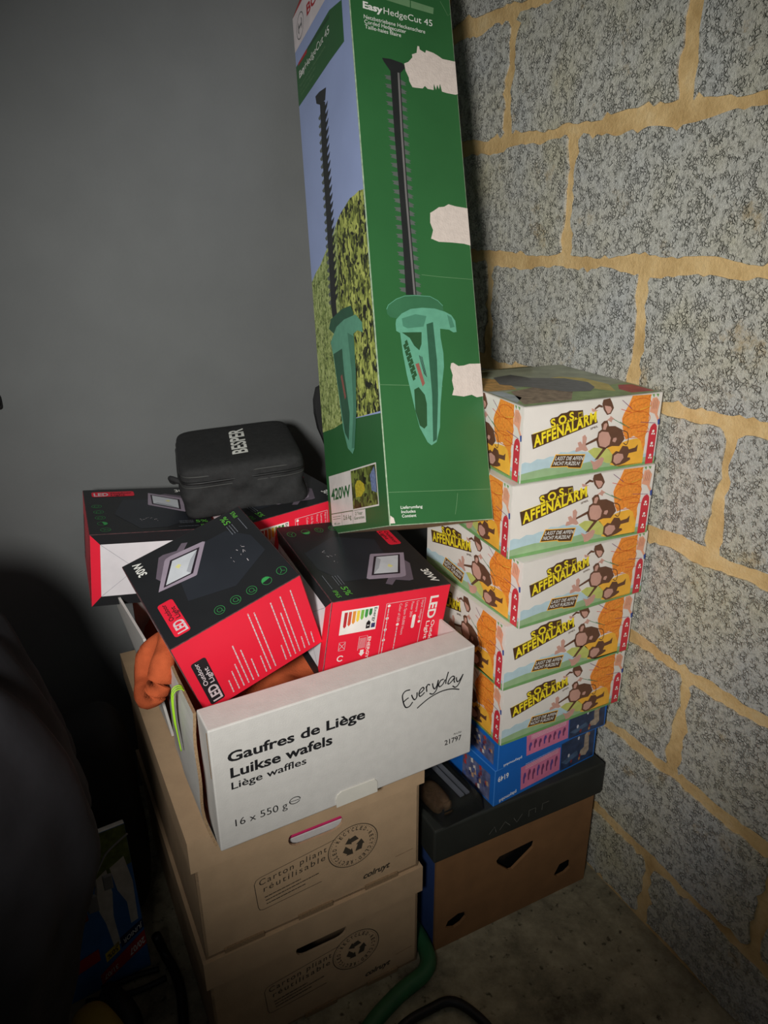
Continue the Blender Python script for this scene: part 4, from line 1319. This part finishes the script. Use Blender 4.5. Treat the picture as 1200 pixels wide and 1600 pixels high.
# ------------------------------------------------------------------ black zip case
def super_shape(name, c, r, n, cuts, m, parent=None, deform=None):
    """rounded block: superellipsoid of exponent n on a subdivided cube"""
    bm = bmesh.new()
    bmesh.ops.create_cube(bm, size=2)
    bmesh.ops.subdivide_edges(bm, edges=bm.edges[:], cuts=cuts, use_grid_fill=True)
    for v in bm.verts:
        p = v.co
        k = (abs(p.x) ** n + abs(p.y) ** n + abs(p.z) ** n) ** (1 / n)
        q = Vector((p.x / k, p.y / k, p.z / k))
        if deform:
            q = deform(q)
        v.co = Vector((c[0] + q.x * r[0], c[1] + q.y * r[1], c[2] + q.z * r[2]))
    return bm_obj(name, bm, m, parent, smooth=True)


def zip_case():
    w, d, h = .209, .205, .096
    T = Matrix.Translation((-.655, -.275, .757)) @ Euler((.08, -.053, -.185), 'XYZ').to_matrix().to_4x4() @ Matrix.Translation((0, 0, -.010))
    t = thing('zip_case', 'black fabric zip case with white lettering on the floodlight boxes', 'case', T.translation, T.to_euler())
    FAB = mat('black_fabric', (46, 46, 46), .8, 1.0, .15, 120, .45, 900, spec=.25)
    PIPE = mat('black_piping', (62, 62, 60), .6, 1.0)
    NE = 9

    def fold(q):
        s = max(0, 1 - abs(q.z) * 1.15)
        k = .045 * s * (math.sin(5 * q.x + 4 * q.z) + .6 * math.sin(11 * q.x - 6 * q.z + 2 * q.y))
        low = max(0, -q.z)
        return Vector((q.x * (1 + k * .6 + .02 * low), q.y * (1 + k + .05 * low), q.z + (.03 * math.sin(4 * q.x) * math.cos(3 * q.y) if q.z < -.5 else 0)))
    super_shape('case_body', (w / 2, d / 2, h / 2), (w / 2, d / 2, h / 2), NE, 22, FAB, t, fold)

    def outline(k, z, n=40):
        pts = []
        for i in range(n):
            a = 2 * math.pi * i / n
            ca, sa = math.cos(a), math.sin(a)
            m = (abs(ca) ** NE + abs(sa) ** NE) ** (1 / NE)
            pts.append((w / 2 + ca / m * w / 2 * k, d / 2 + sa / m * d / 2 * k, z))
        return pts
    tube('zip', outline(1.0, h * .72), .0022, mat('zip_black', (26, 26, 26), .5, 1.0), t, 6, True)
    tube('piping', outline(.985, h * .83), .0016, PIPE, t, 6, True)
    tube('lower_seam', outline(1.0, h * .64), .0012, PIPE, t, 6, True)
    # lettering follows the slightly domed lid
    vs, fs, _ = text_shape('BESPER', .025)
    p0, p1, pt = (.562, .20), (.585, .80), (.440, .19)
    pts = []
    for x, y in vs:
        u = p0[0] + x * (p1[0] - p0[0]) + y * (pt[0] - p0[0])
        v = p0[1] + x * (p1[1] - p0[1]) + y * (pt[1] - p0[1])
        X, Y = 2 * u - 1, 2 * v - 1
        z = (1 - abs(X) ** NE - abs(Y) ** NE) ** (1 / NE)
        pts.append((u * w, v * d, h / 2 + z * h / 2 + .0006))
    mesh_obj('case_lettering', pts, fs, INK_WHITE, t)
    tube('side_loop', [(.006, .05, h * .55), (-.012, .06, h * .62), (-.016, .085, h * .52), (-.012, .10, h * .38), (.006, .105, h * .36)], .0045, FAB, t, 8)


zip_case()


# ------------------------------------------------------------------ tool standing behind the green carton
def sheathed_tool():
    t = thing('sheathed_tool', 'black sheathed blade with orange handle standing behind the green carton', 'tool', (-.350, -.185, .47))
    prof = [(-.020, .365), (-.028, .385), (-.0335, .415), (-.0340, .44), (-.028, .462), (-.010, .470), (.030, .468), (.050, .455), (.055, .42), (.050, .36), (.040, .33), (-.008, .33)]
    panel('blade_sheath', prof, [], (Vector((0, -.006, 0)), Vector((1, 0, 0)), Vector((0, 0, 1)), Vector((0, -1, 0))), .012, mat('sheath_black', (40, 40, 40), .5, 1.0), t)
    hp = [(-.008, .345), (.040, .345), (.042, .25), (.050, .12), (.046, .0), (.004, .0), (-.002, .12), (-.004, .25)]
    panel('handle', hp, [], (Vector((0, -.010, 0)), Vector((1, 0, 0)), Vector((0, 0, 1)), Vector((0, -1, 0))), .020, mat('handle_orange', (176, 92, 44), .5, 1.1), t)


sheathed_tool()


# ------------------------------------------------------------------ clear pack on the black lid
def clear_pack():
    T = (-.352, -.650, .2925)
    t = thing('plastic_pack', 'clear plastic pack with brown contents lying beside the blue toy boxes', 'package', T, (0, 0, .08))
    CP = clear_plastic()
    bm = bmesh.new()
    b = [(-.018, 0), (.065, 0), (.065, .17), (-.030, .17)]
    lo = [bm.verts.new((x, y, .0005)) for x, y in b]
    mid = [bm.verts.new((x * .9 + .002, .006 + y * .93, .026)) for x, y in b]
    hi = [bm.verts.new((x * .78 + .005, .016 + y * .82, .036)) for x, y in b]
    for a, c in ((lo, mid), (mid, hi)):
        for i in range(4):
            bm.faces.new((a[i], a[(i + 1) % 4], c[(i + 1) % 4], c[i]))
    bm.faces.new(hi)
    bm_obj('clear_shell', bm, CP, t)
    for k, (x0, x1) in enumerate(((.022, .030), (.034, .041))):
        bm = bmesh.new()
        slab_bm(bm, (x0, .012, .0365), (x1, .150, .040))
        bm_obj('ridge', bm, mat('pack_ridge', (92, 95, 102), .25, 1.0), t)
    super_shape('contents', (.002, .055, .011), (.015, .030, .009), 3.5, 6, mat('pack_contents', (84, 62, 40), .8, 1.0, .35, 150), t)
    super_shape('dark_contents', (.012, .125, .013), (.030, .030, .011), 3, 6, mat('pack_dark', (40, 42, 46), .6, 1.0, .3, 90), t)
    bm = bmesh.new()
    slab_bm(bm, (-.012, .155, .001), (.060, .168, .038))
    bm_obj('end_card', bm, mat('pack_card', (92, 90, 90), .5, 1.0), t)


clear_pack()

# ------------------------------------------------------------------ dark corner on the left
SACK = mat('black_sack_blocker', (34, 33, 36), .9, 1.0, .2, 20, .3, 60, spec=.2)


def lump(a, b, k):
    def f(q):
        s = 1 + k * (math.sin(a * q.x + 3 * q.z) * math.cos(b * q.y) + .5 * math.sin(2.3 * a * q.z + b * q.x))
        return Vector((q.x * s, q.y * s, max(-1, q.z * (1 + .5 * k * math.sin(a * q.x)))))
    return f


from mathutils import noise as mnoise


def sack_fold(q):
    k = 1 if q.z > .2 else .74 + .26 * max(0, (q.z + 1) / 1.2) ** 2
    p = Vector((q.x * k, q.y, q.z))
    a = math.atan2(q.y, q.x)
    pleat = .030 * math.sin(15 * a + 3 * q.z) * max(0, q.z + .1) * (1 if abs(q.z) < .97 else .3)
    dent = .055 * mnoise.noise(p * 2.6) + .022 * mnoise.noise(p * 7.0)
    g = 1 + pleat + dent
    return Vector((p.x * g, p.y * g, max(-1, p.z * (1 + .5 * dent))))


o = super_shape('black_sack_blocker', (0, 0, .45), (.36, .25, .45), 3, 34, SACK, None, sack_fold)  # low edge is in view; unseen tall body added to block lamp from left wall
o.location = (-1.235, -.62, 0)
tag(o, 'large black sack at the left, its unseen upper part raised to shade the grey wall', 'sack')
nk = tube('tied_neck', [(-.02, .0, .87), (-.02, .0, .91), (-.01, .01, .935), (.01, .02, .965)], .030, SACK, o, 14)
for i, v in enumerate(nk.data.vertices):
    c = Vector((-.015, .008, v.co.z))
    an = math.atan2(v.co.y - c.y, v.co.x - c.x)
    f = (.75 + .5 * abs((v.co.z - .915) / .05)) * (1 + .18 * math.sin(6 * an))
    v.co = c + (v.co - c) * f
o = super_shape('black_cushion', (0, 0, .215), (.075, .07, .215), 4, 12, mat('black_nylon', (24, 24, 26), .7, 1.0, .1, 60, .2, 200), None, lump(3, 3, .03))
o.location = (-.868, -.27, 0)
tag(o, 'black nylon roll standing between the leaflet and the brown cartons', 'bag')
o = super_shape('brown_sack', (0, 0, .24), (.13, .10, .24), 3, 10, mat('brown_sacking', (92, 62, 40), .85, 1.0, .2, 40, .3, 200), None, lump(4, 5, .04))
o.location = (-1.08, -.14, 0)
tag(o, 'brown sack against the grey wall behind the black sack', 'sack')


def leaflet():
    t = thing('leaflet', 'folded blue advertising leaflet upside down leaning on the black roll', 'leaflet', (-.965, -.445, 0), (-.10, 0, .08))
    w, d, h = .135, .012, .30
    BLUE = mat('leaflet_blue', (52, 100, 158), .4, 1.2, .1, 30)
    body = carton_mesh('pages', w, d, h, {'*': BLUE, 'top': INK_WHITE}, t, None, .002)
    f = Sheet(body, 'front', w, d, h)
    f.poly('cover_print', mat('leaflet_green', (92, 104, 50), .4, 1.1, .4, 80), [(.0, .66), (.5, .70), (1, .74), (1, 1), (0, 1)], 1)
    WL = mat('leaflet_white', (190, 186, 176), .4, 1.1, .15, 60)
    f.poly('cover_print', WL, [(.56, .72), (.70, .76), (.72, .60), (.68, .45), (.70, .25), (.62, .24), (.58, .42), (.50, .58)], 2)
    f.poly('cover_print', WL, [(.74, .76), (.92, .80), (.97, .62), (.95, .36), (.86, .35), (.86, .50), (.78, .60)], 2)
    f.poly('cover_print', mat('leaflet_rust', (128, 62, 44), .4, 1.0, .2, 90), [(.12, .46), (.40, .49), (.40, .58), (.12, .56)], 2)
    f.poly('cover_print', mat('leaflet_red', (178, 48, 48), .4, 1.1), [(.40, .03), (1, .17), (1, .27), (.40, .10)], 2)
    f.poly('cover_print', mat('leaflet_red', (178, 48, 48), .4, 1.1), [(.15, .17), (.44, .20), (.44, .28), (.15, .25)], 2)
    f.poly('cover_print', mat('leaflet_yellow', (214, 186, 50), .4, 1.1), [(.50, .165), (.68, .21), (.68, .27), (.50, .225)], 2)
    f.poly('cover_print', mat('leaflet_navy', (34, 44, 84), .4, 1.0), [(.70, .215), (1, .29), (1, .35), (.70, .285)], 2)
    f.text('cover_lettering', INK_WHITE, '20/07', (.98, .225), (.78, .175), (.98, .185), .02)
    f.text('cover_lettering', INK_WHITE, '31/07', (.62, .125), (.44, .085), (.62, .095), .02)
    f.text('cover_lettering', INK_BLACK, '50%', (.66, .245), (.52, .21), (.66, .215), .02)
    f.text('cover_lettering', INK_WHITE, 'JUNIOR', (.98, .325), (.73, .265), (.98, .295), .01)
    f.build()
    for k in range(3):
        bm = bmesh.new()
        slab_bm(bm, (.004, d + .001 + .0015 * k, .003), (w - .004, d + .002 + .0015 * k, h - .01 - .006 * k))
        bm_obj('page', bm, INK_WHITE, t)


leaflet()


def strap():
    t = thing('buckled_strap', 'thin grey strap with pale plastic buckles above the leaflet', 'strap', (-.912, -.468, .24))
    GP = mat('buckle_grey', (128, 128, 128), .5, 1.0)
    tube('webbing', [(-.02, .0, .085), (.01, .002, .06), (.022, .0, .035), (.045, .01, .06), (.08, .02, .075)], .0016, GP, t, 6)
    tube('webbing', [(.022, .0, .035), (.020, .0, .0), (.012, .0, -.03)], .0016, GP, t, 6)
    for a, b in (((-.032, .060), (-.006, .086)), ((.004, -.035), (.020, -.002)), ((.032, .0), (.046, .028))):
        bm = bmesh.new()
        slab_bm(bm, (a[0], -.004, a[1]), (b[0], .002, b[1]))
        bmesh.ops.bevel(bm, geom=bm.edges[:], offset=.0012, segments=1, affect='EDGES')
        bm_obj('buckle', bm, GP, t)


strap()

CABLE = mat('black_cable', (22, 22, 23), .45, 1.0, .05)
tag(tube('stiff_cable', [(-.905, -.80, .012), (-.880, -.72, .10), (-.853, -.70, .135), (-.820, -.70, .152), (-.786, -.70, .145), (-.752, -.705, .115), (-.725, -.715, .07), (-.70, -.74, .012)], .0075, CABLE), 'stiff black cable arching in front of the brown cartons', 'cable')
tag(tube('thick_cable', [(-.815, -.430, .060), (-.806, -.440, .020), (-.797, -.475, .013), (-.796, -.520, .013), (-.803, -.57, .013), (-.82, -.66, .013)], .0085, CABLE), 'thick black cable on the floor beside the lower brown carton', 'cable')
tag(tube('thin_cable', [(-.93, -.425, .006), (-.895, -.445, .006), (-.854, -.447, .006), (-.82, -.452, .006)], .005, CABLE), 'thin black cable lying just before the leaflet', 'cable', 'thin cables by the leaflet')
tag(tube('thin_cable', [(-.94, -.455, .006), (-.895, -.470, .006), (-.85, -.476, .006), (-.812, -.474, .006)], .005, CABLE), 'thin black cable running to the thick black cable', 'cable', 'thin cables by the leaflet')
tag(tube('looped_cable', [(-.575, -.83, .010), (-.545, -.765, .010), (-.495, -.735, .010), (-.442, -.730, .010), (-.395, -.738, .010), (-.369, -.795, .010), (-.37, -.86, .010)], .008, CABLE), 'black cable loop on the concrete floor in front of the fruit carton', 'cable')
tag(tube('garden_hose', [(-.391, -.55, .015), (-.391, -.630, .015), (-.412, -.672, .015), (-.480, -.690, .015), (-.552, -.722, .015), (-.62, -.79, .015), (-.66, -.9, .015)], .0145, mat('hose_green', (44, 92, 58), .5, 1.1, .1)), 'green garden hose coming out between the two carton stacks', 'hose')
t = thing('hand_tool', 'yellow and black rounded tool on the floor near the cables', 'tool', (-.925, -.545, 0), (0, 0, .4))
super_shape('yellow_shell', (0, 0, .035), (.035, .055, .035), 2.4, 8, mat('tool_yellow', (178, 150, 62), .4, 1.1), t)
super_shape('black_grip', (.042, .01, .032), (.022, .05, .032), 2.4, 8, mat('tool_black', (26, 26, 26), .5, 1.0), t)
t = thing('wall_hook', 'small black hook on the grey wall', 'hook', (-.9045, WALL_Y, .920))
super_shape('plate', (0, -.002, 0), (.008, .003, .014), 4, 4, CABLE, t)
tube('prong', [(0, -.003, .002), (0, -.018, -.002), (0, -.024, .010)], .003, CABLE, t, 6)
